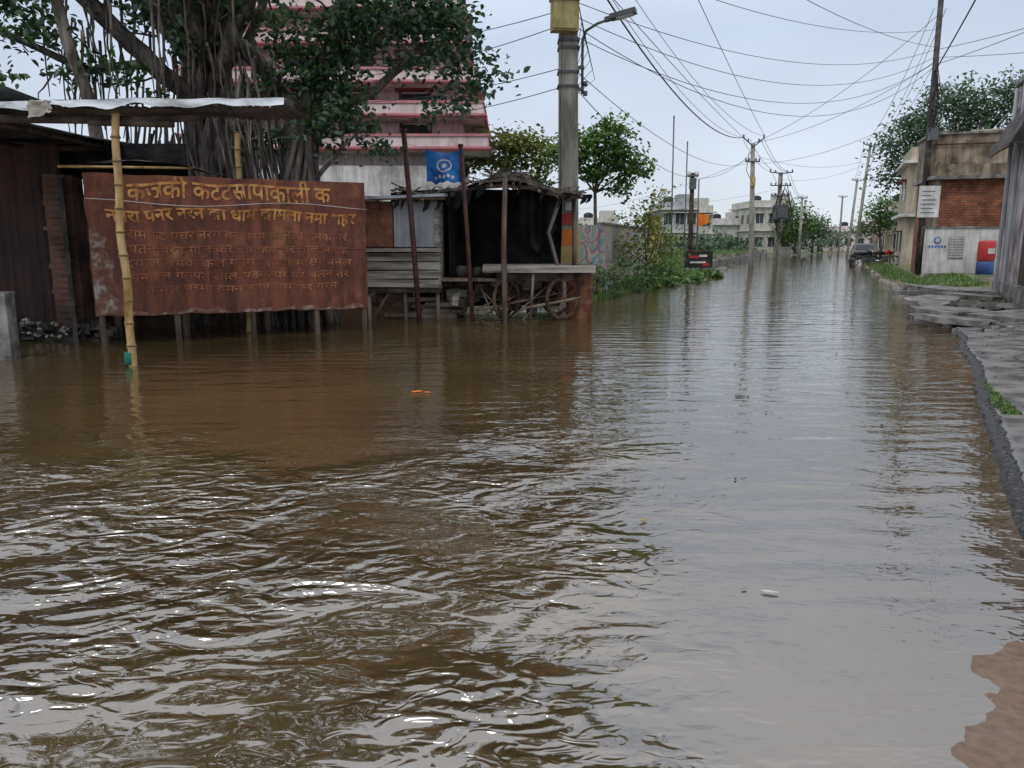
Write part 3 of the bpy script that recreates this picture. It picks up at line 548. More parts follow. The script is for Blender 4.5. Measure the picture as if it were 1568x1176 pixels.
wire((17.65,34,7.2),(13.55,44.9,5.9),.6,.009); wire((26.9,60,7.8),(17.65,34,7.5),.8,.009)
wire((-6,6,8.8),(17.65,34,9.5),1.2,.009)
Wr.done()
# ------------------------------------------------------------ banyan
Bn=Ob('banyan_tree')
def root(pts,r0,r1,wob=.08,m='bark',seg=8,sub=5):
    pts=[Vector(p) for p in pts]; out=[]
    for i in range(len(pts)-1):
        for k in range(sub): out.append(pts[i].lerp(pts[i+1],k/sub))
    out.append(pts[-1]); ph=random.uniform(0,50)
    out=[p+Vector((noise.noise((i*.35,ph,0)),noise.noise((i*.35,ph,9)),0))*wob for i,p in enumerate(out)]
    n=len(out); Bn.tube('trunk_and_limbs',m,out,[r0+(r1-r0)*i/(n-1) for i in range(n)],seg,.07); return out
for i in range(28):
    a=random.uniform(0,6.28); rr=random.uniform(.12,.60)
    b=(-5.5+math.cos(a)*rr*2.0,15+math.sin(a)*rr*1.6,-.1); m1=(-5.5+math.cos(a+.5)*rr*.95,15+math.sin(a+.5)*rr,2.8); m2=(-5.6+math.cos(a+1.1)*rr*.75,15+math.sin(a+1)*rr*.7,4.6); tp=(-5.7+math.cos(a+2)*rr*1.2,15+math.sin(a+2)*rr,6.6)
    root([b,m1,m2,tp],random.uniform(.08,.16),random.uniform(.06,.12),.18)
for i in range(60):
    x=random.uniform(-7.0,-4.0); y=14.2+random.uniform(-.5,.7); zt=random.uniform(3.2,4.8)
    root([(x+random.uniform(-.3,.3),y,-.1),(x+random.uniform(-.2,.2),y,1.7),(-5.4+(x+5.4)*.75,y,zt)],random.uniform(.018,.055),.02,.2,seg=6)
root([(-4.2,14.5,-.1),(-4.05,14.5,1.8),(-3.95,14.5,2.9),(-3.75,14.5,3.8)],.30,.24,.12,seg=12)
for i in range(16):
    a=random.uniform(0,6.28); root([(-4.0+.6*math.cos(a)+.1,14.45+.4*math.sin(a),0),(-3.9+.34*math.cos(a),14.4+.3*math.sin(a),2.0),(-3.75+.2*math.cos(a),14.4+.17*math.sin(a),3.6)],.06,.05,.15,seg=7)
root([(-3.75,14.5,3.7),(-3.35,14.4,4.6),(-2.95,14.2,5.2),(-2.3,14,6.3),(-1.6,13.8,7.8)],.22,.10,.1,seg=10)
root([(-3.8,14.5,3.6),(-4.3,14.5,4.4),(-4.9,14.6,5.0),(-5.4,14.8,6.2)],.17,.13,.1,seg=10)
root([(-3.7,14.4,3.3),(-3.1,14.2,3.75),(-2.4,14.1,4.1),(-1.7,14,4.7),(-1.0,13.9,5.0)],.11,.04,.1)
root([(-3.3,14.4,4.7),(-2.4,14.1,4.9),(-1.5,13.9,5.3),(-.6,13.7,5.9)],.12,.05,.1)
root([(-3.6,14.4,2.6),(-3.1,14.1,3.1),(-2.6,14,3.5)],.05,.02)
root([(-5.4,14.8,3.7),(-6.1,13.8,4.5),(-6.6,13.2,5.1),(-7.3,12.5,6.0),(-8.5,11.8,7.5)],.17,.10,.1,seg=10)
root([(-6.55,13.2,-.1),(-6.6,12.7,3.6),(-6.95,12.5,5.1),(-7.2,12.4,7.0)],.11,.08,.1)
root([(-5.6,14.9,4.2),(-5.0,14.2,4.6),(-4.5,13.8,5.3),(-3.9,13.4,6.8)],.15,.10,.1)
root([(-5.4,14.8,3.9),(-4.9,14.3,3.5),(-4.4,14.2,3.9),(-4.0,14.3,4.5)],.09,.05,.1)
root([(-6.1,13.8,4.5),(-7.0,13.4,4.3),(-7.9,13,4.7),(-8.8,12.8,5.2)],.08,.04,.1)
for i in range(30):
    a=random.uniform(0,6.28); root([(-5.5+.3*math.cos(a),14.8+.3*math.sin(a),random.uniform(4.5,6)),(-5.5+2*math.cos(a),14+1.5*math.sin(a),random.uniform(6.5,8)),(-5.2+4.5*math.cos(a),13.5+3*math.sin(a),random.uniform(7.5,10))],.10,.03,.2,seg=6)
for i in range(90):
    x=random.uniform(-7.8,-4.0); y=random.uniform(12.6,14.4); zt=random.uniform(4.0,6.2); L_=random.uniform(.6,2.2)
    root([(x,y,zt),(x+random.uniform(-.15,.15),y,zt-L_)],random.uniform(.012,.032),.008,.14,seg=5)
for i in range(40):
    x=random.uniform(-8.5,-1.2); z=random.uniform(4.3,6.0); root([(x,14,z),(x+random.uniform(-.9,.9),13.8,z+random.uniform(-.6,.5))],.022,.008,.15,seg=5)
cl=[(-2.98,14,4.9,.8,.8,.5,850),(-2.08,13.8,5.25,.8,.8,.45,900),(-1.35,13.6,5.05,.7,.7,.4,600),(-.80,13.5,4.65,.5,.6,.38,400),(-.45,13.5,4.15,.28,.4,.28,150),(-.95,13.6,4.2,.35,.5,.25,100),(-1.63,13.8,4.35,.45,.5,.2,80),
(-2.75,14,3.55,.45,.5,.35,230),(-3.15,13.9,3.45,.4,.5,.35,250),(-2.3,14,3.15,.2,.3,.2,80),(-1.30,13.8,3.70,.3,.4,.2,70),(-3.5,14,4.4,.5,.6,.4,340),(-4.0,14,5.0,.4,.6,.35,220),(-3.0,14,4.2,.5,.6,.4,380),(-4.25,14.2,3.3,.3,.4,.3,130),(-1.0,13.6,3.75,.2,.3,.18,50),(-4.4,14.2,4.0,.3,.4,.3,100),
(-7.6,12.6,4.6,.4,.5,.3,130),(-7.1,12.8,4.9,.4,.5,.3,150),(-6.6,12.9,4.4,.3,.5,.3,100),(-6.2,13.2,4.1,.3,.4,.25,80),(-7.7,12.5,5.2,.5,.5,.3,200),(-6.0,13.2,5.1,.4,.5,.3,130),(-5.4,13.6,4.7,.3,.4,.3,90),(-8.3,12.5,4.7,.4,.4,.25,110),(-5.0,13.6,5.5,.5,.5,.3,140),(-4.2,13.5,5.5,.5,.5,.3,190),(-6.7,13.0,5.6,.5,.5,.3,200),(-8.0,12.6,4.0,.4,.4,.25,80),(-6.9,12.9,4.0,.3,.4,.2,60),(-5.9,13.5,3.8,.25,.3,.2,50)]
for i in range(38):
    a=random.uniform(0,6.28); r=math.sqrt(random.random()); x=-4.7+6.0*r*math.cos(a); y=13.2+4.2*r*math.sin(a); z=6.9+random.uniform(0,4.6)*(1-.5*r*r)
    cl.append((x,y,z,1.1,1.0,.7,450))
cl2=[c for c in cl if c[2]>=6.3]; cl1=[c for c in cl if c[2]<6.3]
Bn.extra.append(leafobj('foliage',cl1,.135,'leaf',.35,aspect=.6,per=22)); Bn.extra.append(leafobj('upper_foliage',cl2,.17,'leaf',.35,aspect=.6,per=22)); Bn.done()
# ------------------------------------------------------------ buildings
def windows(ob,x0,x1,y,zs,n,w,h,frame='white',skip=()):
    for zi,z in enumerate(zs):
        for i in range(n):
            if (zi,i) in skip: continue
            x=x0+(x1-x0)*(i+.5)/n; ob.bx('window_glass','glass',x-w/2,x+w/2,y-.03,y-.012,z,z+h); ob.bx('window_frames',frame,x-w/2-.07,x-w/2,y-.06,y-.003,z-.06,z+h+.06); ob.bx('window_frames',frame,x+w/2,x+w/2+.07,y-.06,y-.003,z-.06,z+h+.06); ob.bx('window_shades',frame,x-w/2-.15,x+w/2+.15,y-.4,y-.003,z+h+.063,z+h+.13); ob.bx('mullion',frame,x-.02,x+.02,y-.05,y-.031,z,z+h)
H=Ob('pink_house')
H.bx('walls','pinkwall',-10,-1.6,26,30,-.2,9.0); H.bx('ground_floor','whitewall',-10.5,-1.6,25.2,25.96,-.2,3.9)
H.bx('porch','whitewall',-1.59,-.9,25.6,29,-.2,3.3)
for z,xr,y in((4.35,-.65,25.0),(5.35,-.8,25.05),(6.35,-1.0,25.1),(7.5,-1.3,25.2),(8.5,-1.4,25.2)):
    H.bx('balcony_slabs','pinkslab',-10.5,xr,y,29.5,z,z+.12); H.bx('soffit','whitewall',-10.4,xr-.1,y+.08,29.4,z-.04,z-.003)
    H.bx('slab_trim','maroonpaint',-10.52,xr+.03,y-.03,y-.003,z-.02,z+.05)
    H.bx('balcony_parapet','pinkwall',-10.4,xr-.1,y+.06,y+.14,z+.123,z+.42); H.bx('balcony_parapet','pinkwall',xr-.18,xr-.1,y+.143,29.3,z+.123,z+.42)
    H.bx('parapet_rail','pinkslab',-10.42,xr-.06,y+.02,y+.18,z+.423,z+.50); H.bx('parapet_rail','pinkslab',xr-.22,xr-.06,y+.183,29.35,z+.423,z+.50)
windows(H,-9.5,-2.2,26,(4.95,5.9,7.0),4,.9,.3,'maroonpaint'); windows(H,-9.5,-2,25.2,(1.6,),4,1,1.2,'maroonpaint'); H.done()
th=math.atan(.41)
def house(name,x0,x1,y0,y1,h,wall,nw,floors,trim='white',tank=True,slab='whitewall',rot=0):
    H=Ob(name); H.bx('walls',wall,x0,x1,y0,y1,-.3,h)
    fh=h/floors
    for f in range(1,floors+1): H.bx('floor_slabs',slab,x0-.35,x1+.35,y0-.5,y1+.3,f*fh-.0+.003,f*fh+.16)
    H.bx('parapet',wall,x0,x1,y0,y0+.15,h+.165,h+.9); H.bx('parapet',wall,x1-.15,x1,y0+.15,y1,h+.165,h+.9); H.bx('parapet',wall,x0,x0+.15,y0+.15,y1,h+.165,h+.9)
    windows(H,x0,x1,y0,[f*fh+1.0 for f in range(floors)],nw,1.0,1.2,trim)
    for f in range(floors):
        for yy in np.arange(y0+1.5,y1-1,2.5): H.bx('side_windows','glass',x0-.03,x0-.005,yy,yy+.9,f*fh+1.0,f*fh+2.1); H.bx('side_shades',trim,x0-.3,x0-.005,yy-.1,yy+1.0,f*fh+2.13,f*fh+2.2)
    if tank: H.tube('water_tank','black',[(x0+1,y0+2,h+.17),(x0+1,y0+2,h+1.4),(x0+1,y0+2,h+1.6)],[.6,.6,.25],12)
    H.bx('stair_head',wall,x1-2,x1-.3,y0+1,y0+3.5,h+.165,h+1.8); H.done(pivot=(x0,y0),rz=-rot)
house('grey_house',17.2,21.2,90,99,5.2,'greyw',3,2); house('cream_house',20.8,24.0,94,103,5.0,'cream',2,2,tank=False)
house('white_house',27.6,32.2,108,118,3.9,'white',3,1); house('cream_house',31.2,36.5,102,112,6.0,'cream',3,2)
house('low_white_house',43,50,125,133,2.4,'white',3,1,tank=False); house('beige_house',22.5,27.5,45,51,5.9,'beige',2,2,'maroonpaint',rot=th)
house('cream_house',30.5,35,64,70,3.9,'beige',2,1,rot=th); house('grey_house',8.5,13,96,104,3.6,'cream',3,1); house('white_house',36,42,130,140,4.2,'greyw',3,1)
house('pink_house',54,60,128,136,3.3,'pinkwall',3,1); house('beige_house',41.5,46,90,96,3.4,'tanconc',2,1,rot=th)
H=Ob('brick_house')
H.bx('brick_walls','brickwall',17.8,24.5,33.5,37,-.1,4.1); H.bx('roof_slab','conc2',17.6,24.8,33.1,37.3,4.103,4.25); H.bx('upper_storey','tanconc',17.7,21.2,34.1,37,4.253,6.0); H.bx('upper_coping','conc2',17.6,21.3,34.0,37.1,6.003,6.1)
H.bx('parapet_front','tanconc',17.8,20.4,33.15,33.3,4.253,4.7)
H.bx('corner_pier','tanconc',17.72,18.1,33.4,33.497,-.1,4.1)
H.bx('window_glass','glass',20.6,21.4,33.47,33.49,1.8,3.0); H.bx('window_shade','conc2',20.4,21.6,33.1,33.49,3.1,3.18)
H.grid('hanging_cloth','red',lambda u,v:Vector((21.0+.6*u,33.05+.03*math.sin(u*9),4.7-.55*v)),6,4)
H.tube('upper_signboard_frame','redpole',[(17.8,34.0,5.6),(20.9,34.0,5.6)],.03,6)
for i in range(5): H.tube('rebar','redpole',[(17.9+i*.8,34.3,6.1),(17.92+i*.8,34.3,6.5+random.random()*.4)],.015,4)
H.done(pivot=(17.8,33.5),rz=-th*.8)
H=Ob('white_compound_wall'); H.bx('wall','white',15.9,18.9,30,30.2,.1,2.05); H.bx('coping','conc2',15.85,18.95,29.95,30.25,2.053,2.12)
H.bx('lattice_panel','greyw',16.75,17.35,29.975,29.995,.9,1.75)
for i in range(7): H.bx('lattice_bars','white',16.78+i*.085,16.805+i*.085,29.955,29.972,.92,1.73)
for i in range(8): H.bx('lattice_rails','white',16.77,17.33,29.94,29.953,.95+i*.1,.975+i*.1)
H.tube('round_emblem','bluetarp',[(16.3,29.99,1.6),(16.3,29.97,1.6)],.13,16); H.tube('round_emblem_centre','white',[(16.3,29.969,1.6),(16.3,29.965,1.6)],.09,16)
for i in range(6): H.bx('painted_text','bluetarp',15.98+i*.12,16.05+i*.12,29.985,29.997,1.32,1.40)
H.bx('poster','greyw',18.2,18.6,29.97,29.99,.9,1.6); H.bx('base_stain','conc2',15.9,18.9,29.97,29.992,.1,.34)
H.done()
D=Ob('plastic_drum')
D.tube('lower_drum','blue',[(17.75,29.2,.2),(17.75,29.2,.8),(17.75,29.2,.82)],[.29,.30,.28],20); D.tube('upper_drum','red',[(17.75,29.2,.823),(17.75,29.2,.88),(17.75,29.2,1.5),(17.75,29.2,1.58)],[.28,.30,.30,.26],20); D.bx('label','white',17.62,17.88,28.89,28.9,1.1,1.3); D.done()
q=Ob('white_signboard'); q.box('board','white',(17.0,32.2,3.15),(.85,.05,1.25),.0); q.tube('pole','darktin',[(16.9,32.3,0),(16.9,32.3,3.7)],.05,8)
for i in range(6): q.bx('text','greyplas',16.68,17.3-random.random()*.25,32.16,32.172,2.7+i*.17,2.725+i*.17)
q.done()
H=Ob('lilac_house'); C=Vector((12.55,20,0)); dr=Vector((math.sin(th),math.cos(th),0)); rt=Vector((math.cos(th),-math.sin(th),0))
def rb(part,m,a0,a1,s0,s1,z0,z1):
    c=C+dr*(a0+a1)/2+rt*(s0+s1)/2+Vector((0,0,(z0+z1)/2)); H.box(part,m,c,(abs(s1-s0),abs(a1-a0),abs(z1-z0)),-th)
rb('walls','lilac',-9,0,0.0,7,-.1,5.3); rb('roof_slab','conc2',-9.1,.1,-.1,7.1,5.303,5.42); rb('plinth','conc2',-9,.1,-.12,-.003,-.1,.55)
rb('door','darkwood',-3.4,-2.4,-.04,-.003,.5,2.6); rb('window','glass',-5.6,-4.4,-.03,-.003,1.4,2.6); rb('window_frame','maroonpaint',-5.7,-4.3,-.06,-.003,2.61,2.72)
for a in(-.25,-1.2): H.tube('drain_pipe','greyw',[C+dr*a-rt*.1+Vector((0,0,.3)),C+dr*a-rt*.1+Vector((0,0,5.2))],.05,8)
def aw(u,v): p0=C+dr*(-2.4+2.5*u)-rt*(.0+.5*v); return p0+Vector((0,0,4.75-1.05*v+.02*math.sin(u*110)))
H.grid('tin_awning','darktin',aw,90,3)
H.poly('awning_end','darktin',[aw(0,0),aw(0,1),aw(0,1)+rt*.48])
H.tube('awning_beam','redpole',[aw(0,1)+Vector((0,0,-.05)),aw(1,1)+Vector((0,0,-.05))],.03,6)
rb('steps','conc2',-1.0,.8,-.9,-.13,-.1,.32); rb('steps','conc2',-.9,.7,-1.3,-.903,-.1,.18)
H.done(.008)
# ------------------------------------------------------------ mid-left walls
H=Ob('mural_wall')
a=Vector((2.5,22.3,0)); b=Vector((5.6,32,0)); d=(b-a); an=math.atan2(d.y,d.x)
H.box('wall','mural',(a+b)/2+Vector((0,0,.95)),(d.length,.15,2.1),an); H.box('coping','conc2',(a+b)/2+Vector((0,0,2.04)),(d.length,.22,.07),an); H.bx('return_wall','mural',1.75,2.46,22.2,22.35,-.1,2.0); H.done()
H=Ob('gate_pillar'); H.bx('pillar','yellow',5.65,6.25,33,33.6,-.1,2.55); H.bx('cap','conc2',5.58,6.32,32.93,33.67,2.553,2.68); H.done(.01)
H=Ob('low_roadside_wall')
for i in range(14):
    p0=Vector((8.3,36.8,0))+Vector((.41*3.3*i+random.uniform(-.1,.1),3.3*i,0)); H.box('wall_sections','conc2',p0+Vector((.6,1.5,.15)),(.25,3.4,.75),-th,jit=.02); H.box('posts','conc2',p0+Vector((0,0,.3)),(.3,.3,1.0),-th,jit=.02)
H.done()
# ------------------------------------------------------------ vegetation
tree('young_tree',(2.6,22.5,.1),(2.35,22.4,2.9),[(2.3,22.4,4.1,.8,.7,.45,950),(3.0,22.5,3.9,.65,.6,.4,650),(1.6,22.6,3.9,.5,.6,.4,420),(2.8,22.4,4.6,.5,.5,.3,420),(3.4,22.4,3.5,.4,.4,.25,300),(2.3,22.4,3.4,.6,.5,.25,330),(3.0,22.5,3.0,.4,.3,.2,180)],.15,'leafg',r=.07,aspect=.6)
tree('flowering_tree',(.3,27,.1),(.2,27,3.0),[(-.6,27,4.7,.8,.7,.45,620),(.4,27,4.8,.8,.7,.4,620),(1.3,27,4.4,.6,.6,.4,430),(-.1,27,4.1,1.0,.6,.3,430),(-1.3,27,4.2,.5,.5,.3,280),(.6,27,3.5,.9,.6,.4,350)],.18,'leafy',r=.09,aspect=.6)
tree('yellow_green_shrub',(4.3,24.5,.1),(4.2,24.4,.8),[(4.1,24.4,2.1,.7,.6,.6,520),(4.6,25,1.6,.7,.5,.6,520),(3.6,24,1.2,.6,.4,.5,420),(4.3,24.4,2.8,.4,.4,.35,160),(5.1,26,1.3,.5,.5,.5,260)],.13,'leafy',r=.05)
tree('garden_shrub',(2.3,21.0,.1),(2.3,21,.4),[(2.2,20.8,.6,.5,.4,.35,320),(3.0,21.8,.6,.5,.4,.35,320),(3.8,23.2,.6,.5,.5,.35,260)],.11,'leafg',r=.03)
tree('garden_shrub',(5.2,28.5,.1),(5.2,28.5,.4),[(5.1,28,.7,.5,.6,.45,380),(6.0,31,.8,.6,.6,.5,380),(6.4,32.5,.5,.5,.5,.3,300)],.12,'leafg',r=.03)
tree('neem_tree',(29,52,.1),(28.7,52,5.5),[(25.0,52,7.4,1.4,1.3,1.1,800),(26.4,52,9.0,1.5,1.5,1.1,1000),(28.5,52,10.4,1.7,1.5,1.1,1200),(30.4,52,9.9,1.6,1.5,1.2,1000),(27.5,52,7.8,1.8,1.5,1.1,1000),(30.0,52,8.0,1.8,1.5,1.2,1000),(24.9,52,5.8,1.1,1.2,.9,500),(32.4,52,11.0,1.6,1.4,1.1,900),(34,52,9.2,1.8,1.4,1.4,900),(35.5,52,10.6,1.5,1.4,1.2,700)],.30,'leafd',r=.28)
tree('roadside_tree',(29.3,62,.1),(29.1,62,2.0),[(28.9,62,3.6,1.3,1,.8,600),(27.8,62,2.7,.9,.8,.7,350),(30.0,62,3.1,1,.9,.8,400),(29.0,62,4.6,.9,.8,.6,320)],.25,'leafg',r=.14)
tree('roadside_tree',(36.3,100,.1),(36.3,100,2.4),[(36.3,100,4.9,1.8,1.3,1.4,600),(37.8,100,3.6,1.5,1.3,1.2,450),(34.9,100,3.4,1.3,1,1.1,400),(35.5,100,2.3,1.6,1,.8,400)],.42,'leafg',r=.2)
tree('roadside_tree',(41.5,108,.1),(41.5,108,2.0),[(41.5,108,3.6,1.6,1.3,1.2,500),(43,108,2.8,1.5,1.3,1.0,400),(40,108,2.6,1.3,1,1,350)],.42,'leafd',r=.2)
D_=[]
for i in range(70):
    t=i/69; x=-70+230*t+random.uniform(-3,3); y=165+random.uniform(-15,20); s=random.uniform(2.2,4.2); D_.append((x,y,s*.8,s*1.3,s,s*.75,230))
for x,y,s in((40,122,1.7),(44,121,1.5),(47,120,1.6),(26,104,1.4),(14,88,1.6),(10,80,1.8),(24,86,1.5),(51,122,2.2),(6,70,1.9),(12,104,2.8),(20,84,1.3),(17,70,1.0),(22,88,1.6),(29,98,1.5)): D_.append((x,y,s*.8,s*1.4,s,s*.75,260))
T=Ob('distant_tree_line'); T.extra.append(leafobj('foliage',D_,.55,'leafd',.5))
for c in D_[::2]: T.tube('trunks','bark2',[(c[0],c[1],-.2),(c[0],c[1],c[2])],.2,5)
T.done()
def along(q0,q1,y0,y1,z=.0):
    def f():
        y=random.uniform(y0,y1); q=random.uniform(q0,q1); x=q+.41*y+2.18; return (x,y,max(hgt(x,y),-.02)+z)
    return f
blades('grass',[(along(-9.2,-8.0,24,40),9000,.22),(along(-13,-9.3,19.5,34),5000,.32),(along(-9.4,-8.2,19,25),3500,.18),(along(-18,-9.5,36,60),12000,.45),(along(-30,-9.5,60,90),9000,.65),(along(.5,2.6,23,30),2600,.13),(along(.1,1.2,30,60),2600,.25),(along(-.62,-.46,6.4,8.2),700,.03),(along(.1,.5,14,20),500,.08)])
o=leafobj('water_hyacinth',[(x_,y_,.08,.5,.5,.08,130) for x_,y_ in ((5.3,27.5),(6.0,28.8),(6.6,30.5),(7.2,32),(6.9,30),(5.6,28.6),(7.7,33.5),(8.3,35),(6.2,31),(4.6,26.2),(8.6,34))],.2,'leafg',.8,aspect=.7)
# ------------------------------------------------------------ right bank
K=Ob('kerb')
def kf(u,v):
    y=3.4+9.4*u; prof=[(-.09,-.15),(-.075,.0),(-.05,.03),(-.01,.045),(.03,.050),(.05,.045),(.08,.02)][int(round(v*6))]
    x=2.18+.41*y+edge(0,y)+prof[0]; n1_=noise.noise((y*6,v*5,0)); n2_=noise.noise((y*17,v*9,4)); return Vector((x+.04*n1_+.022*n2_,y,prof[1]+(.016*n1_+.016*n2_)*(1 if v>.1 else 0)))
K.grid('kerb','kerb',kf,520,6,False); K.done()
Sl=Ob('broken_concrete_slabs')
for (x,y,w,d_,tx,ty,rz,z) in((8.6,15.2,1.7,1.2,.05,.04,.3,.12),(10.2,16.0,1.8,1.5,-.05,.06,.1,.17),(9.5,17.4,1.5,1.1,.06,-.05,.5,.15),(10.9,18.3,1.7,1.4,.03,.07,.2,.2),(10.3,19.8,1.2,1.0,-.06,.03,.8,.2),(8.0,13.8,1.3,.9,.04,.08,.2,.08),(11.6,20.6,1.4,1.2,.08,.02,.4,.22),(9.4,14.2,1.5,1.3,.02,-.04,.1,.11),(11.4,21.8,.9,.8,.1,.1,.3,.22),(10.8,14.8,1.8,1.7,.0,.03,.1,.15),(8.9,16.4,.7,.5,.12,-.1,.9,.12),(7.7,14.6,.5,.4,.1,.1,.5,.05)):
    pts=[]; n=5 if random.random()<.5 else 6; ph=random.random(); cor=[]
    for k in range(n):
        a_=2*math.pi*(k+ph)/n+random.uniform(-.35,.35); r=random.uniform(.42,.62); cor.append(Vector((math.cos(a_)*w*r,math.sin(a_)*d_*r,0)))
    for k in range(n):
        A_=cor[k];B_=cor[(k+1)%n]
        for s_ in(0,.3,.65): 
            v=A_.lerp(B_,s_)+Vector((random.uniform(-.03,.03),random.uniform(-.03,.03),0)); v.rotate(Euler((tx,ty,rz))); pts.append(Vector((x,y,z))+v)
    Sl.poly('slabs','conc2',pts,.1)
Sl.done()
Rb=Ob('rubble')
for i in range(320):
    y=random.uniform(12.5,27) if i%3 else random.uniform(5,12.5); q=random.uniform(0,1.6) if i%3 else edge(0,y)+random.uniform(.1,1.5); x=q+.41*y+2.18; s=random.uniform(.02,.10) if i%3 else random.uniform(.01,.03); Rb.box('stones','conc2',(x,y,max(hgt(x,y),-.03)+s*.2),(s*1.4,s,s*.8),random.uniform(0,3),jit=s*.25)
Rb.done()
Br=Ob('brick_fragment'); Br.box('brick','brickpil',(2.58,3.55,.008),(.15,.08,.03),.3,jit=.015); Br.box('chip','brickpil',(2.70,3.48,.008),(.05,.04,.03),.8,jit=.01); Br.done()
def moto(c,tank):
    Mt=Ob('parked_motorcycle'); c=Vector(c)
    for dx in(-.65,.65): wheel(Mt,c+Vector((dx,0,.32)),.30,0,10,'wheel_')
    Mt.tube('frame','black',[c+Vector((-.65,0,.35)),c+Vector((-.2,0,.55)),c+Vector((.35,0,.6)),c+Vector((.5,0,.85))],.05,6)
    Mt.tube('fuel_tank',tank,[c+Vector((.0,0,.78)),c+Vector((.2,0,.86)),c+Vector((.42,0,.82))],[.10,.16,.10],10); Mt.tube('seat','black',[c+Vector((-.65,0,.80)),c+Vector((-.3,0,.80)),c+Vector((.0,0,.76))],[.08,.12,.1],8)
    Mt.tube('fork','chrome',[c+Vector((.65,0,.32)),c+Vector((.45,0,1.0))],.04,6); Mt.tube('handlebar','chrome',[c+Vector((.4,-.35,1.05)),c+Vector((.46,0,1.0)),c+Vector((.4,.35,1.05))],.02,6)
    Mt.box('engine','greyplas',c+Vector((.05,0,.42)),(.35,.25,.3),jit=.03); Mt.tube('headlamp','chrome',[c+Vector((.5,0,.88)),c+Vector((.62,0,.88))],[.06,.1],10); Mt.tube('exhaust','chrome',[c+Vector((.1,-.15,.3)),c+Vector((-.6,-.15,.35))],.045,8); Mt.box('rear_fender','black',c+Vector((-.72,0,.62)),(.3,.14,.06),rot=Euler((0,.4,0)))
    Mt.done()
moto((21.7,48,.05),'black'); moto((22.6,47.4,.1),'red')
Cr=Ob('parked_car'); cc_=Vector((25.0,55.5,.0)); 
prof=[(-1.9,.35),(-1.95,.75),(-1.75,.92),(-1.35,1.0),(-.85,1.38),(-.2,1.46),(.55,1.42),(1.1,1.02),(1.75,.88),(1.95,.7),(1.95,.35)]
b=Cr.bm('body','greyplas'); rows=[]
for yy,k_ in((-.80,.96),(-.72,1),(.72,1),(.80,.96)): rows.append([b.verts.new(cc_+Vector((x*.99 ,yy*(1 if z<1.05 else .82),.0+z*k_))) for x,z in prof])
for i in range(3):
    for j in range(len(prof)-1): b.faces.new((rows[i][j],rows[i][j+1],rows[i+1][j+1],rows[i+1][j]))
b.faces.new(rows[0][::-1]); b.faces.new(rows[-1])
for s_ in(-1,1): Cr.poly('windows','glass',[cc_+Vector((x,s_*y_,z)) for x,z,y_ in((-1.2,1.0,.80),(1.0,1.0,.80),(.5,1.34,.69),(-.8,1.32,.69))])
Cr.poly('windscreens','glass',[cc_+Vector((x,y_,z)) for x,y_,z in((-1.30,-.60,1.06),(-1.30,.60,1.06),(-.93,.52,1.34),(-.93,-.52,1.34))])
for s_ in(-.6,.6): Cr.box('tail_lamps','red',cc_+Vector((-1.96,s_,.75)),(.04,.22,.14))
for x in(-1.2,1.2):
    for s_ in(-.78,.78): Cr.tube('wheels','black',[cc_+Vector((x,s_-.1,.32)),cc_+Vector((x,s_+.1,.32))],.32,16); Cr.tube('hubs','chrome',[cc_+Vector((x,s_-.11,.32)),cc_+Vector((x,s_+.11,.32))],.18,12)
Cr.done(pivot=(25.0,55.5),rz=R(90)-th)
def litter(name,m,x,y,s,rz=0,asp=.4):
    q=Ob(name); pts=[(x+s*(math.cos(a_)*math.cos(rz)-asp*math.sin(a_)*math.sin(rz))*random.uniform(.8,1.1),y+s*(math.cos(a_)*math.sin(rz)+asp*math.sin(a_)*math.cos(rz))*random.uniform(.8,1.1),.008) for a_ in np.linspace(0,2*math.pi,9,endpoint=False)]
    q.poly('scrap',m,pts,.006); q.done()
litter('floating_orange_wrapper','orangef',-.97,7.7,.06,.4); litter('floating_orange_wrapper','orangef',-.86,7.66,.035,-.3)
litter('floating_leaf','white',1.12,3.12,.038,-.3,.25); litter('floating_leaf','woodh',1.02,3.16,.015,.3,.35)
litter('floating_leaf','darkwood',2.25,7.45,.06,.1,.4); litter('floating_leaf','yellow',.72,4.0,.022,.5,.5)
for i in range(34):
    y=random.uniform(4,22); x=random.uniform(-1,1)*3+.35*y; litter('floating_leaf',random.choice(['darkwood','wood','darktin']),x,y,random.uniform(.012,.03),random.uniform(0,3),.5)
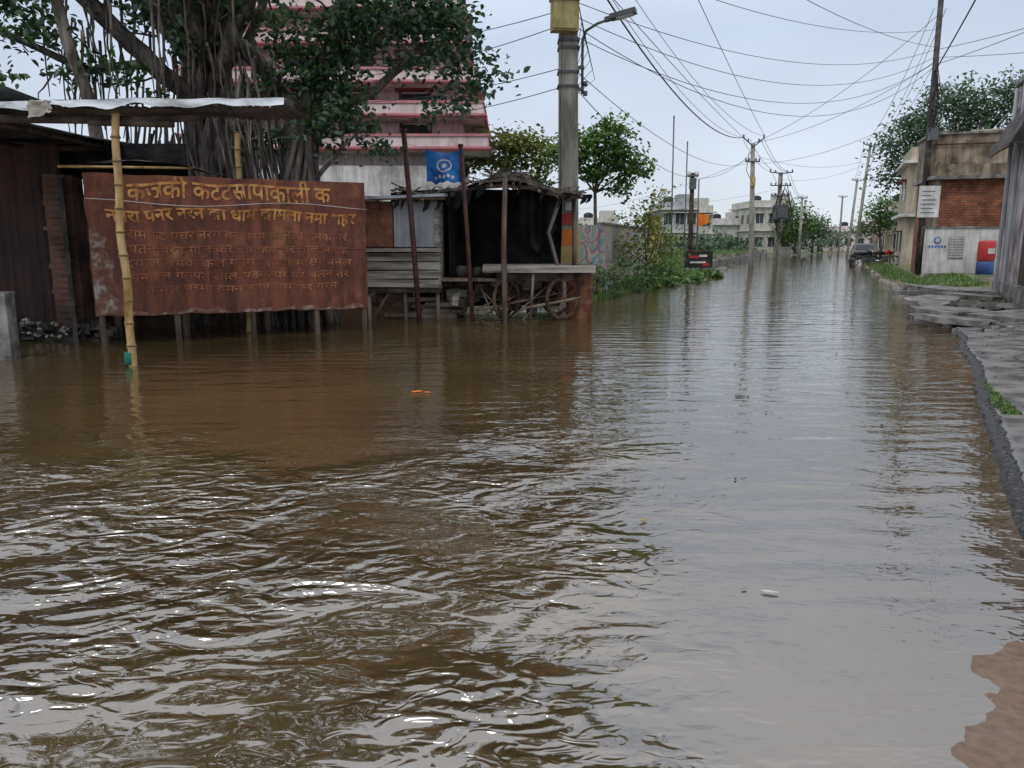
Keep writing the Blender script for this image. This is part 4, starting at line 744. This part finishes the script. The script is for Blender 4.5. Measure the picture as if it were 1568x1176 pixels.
# ------------------------------------------------------------ world, sun, camera
w=bpy.data.worlds.new('World'); sc.world=w; w.use_nodes=True; nt=w.node_tree;N=nt.nodes;L=nt.links; bg=N['Background']; bg.inputs['Strength'].default_value=.1
sky=N.new('ShaderNodeTexSky'); sky.sky_type='NISHITA'; sky.sun_disc=False; sky.sun_elevation=R(55); sky.sun_rotation=R(200)
tc=N.new('ShaderNodeTexCoord'); sp=N.new('ShaderNodeSeparateXYZ'); L.new(tc.outputs['Generated'],sp.inputs[0])
gr=N.new('ShaderNodeValToRGB'); e=gr.color_ramp.elements; e[0].position=0; e[0].color=(.78,.84,.92,1); e[1].position=1; e[1].color=(1.20,1.23,1.28,1); k=e.new(.24); k.color=(.62,.71,.85,1); k=e.new(.40); k.color=(.88,.93,1.04,1); k=e.new(.6); k.color=(1.10,1.14,1.22,1); L.new(sp.outputs[2],gr.inputs['Fac'])
nn_=N.new('ShaderNodeTexNoise'); nn_.inputs['Scale'].default_value=2.2; nn_.inputs['Detail'].default_value=3; mp=N.new('ShaderNodeMapping'); mp.inputs['Scale'].default_value=(1,1,2.5); L.new(tc.outputs['Generated'],mp.inputs[0]); L.new(mp.outputs[0],nn_.inputs['Vector'])
mrr=N.new('ShaderNodeMapRange'); mrr.inputs[1].default_value=.3; mrr.inputs[2].default_value=.7; mrr.inputs[3].default_value=9.2; mrr.inputs[4].default_value=11.4; L.new(nn_.outputs['Fac'],mrr.inputs[0])
vm=N.new('ShaderNodeVectorMath'); vm.operation='SCALE'; L.new(gr.outputs[0],vm.inputs[0]); L.new(mrr.outputs[0],vm.inputs['Scale'])
mx=N.new('ShaderNodeMix'); mx.data_type='RGBA'; mx.inputs[0].default_value=.88; L.new(sky.outputs[0],mx.inputs[6]); L.new(vm.outputs[0],mx.inputs[7]); L.new(mx.outputs[2],bg.inputs['Color'])
ld=bpy.data.lights.new('sun','SUN'); ld.energy=.8; ld.angle=R(20); ld.color=(1,.97,.92); lo=bpy.data.objects.new('sun',ld); sc.collection.objects.link(lo)
az=R(200); el=R(55); sd=Vector((math.sin(az)*math.cos(el),math.cos(az)*math.cos(el),math.sin(el))); lo.rotation_euler=sd.to_track_quat('Z','Y').to_euler()
cd=bpy.data.cameras.new('camera'); cd.sensor_width=36; cd.lens=27.05; cd.clip_end=3000; cam=bpy.data.objects.new('camera',cd); sc.collection.objects.link(cam)
cam.location=(0,0,1.5); cam.rotation_euler=(R(90-10.4),0,0); sc.camera=cam
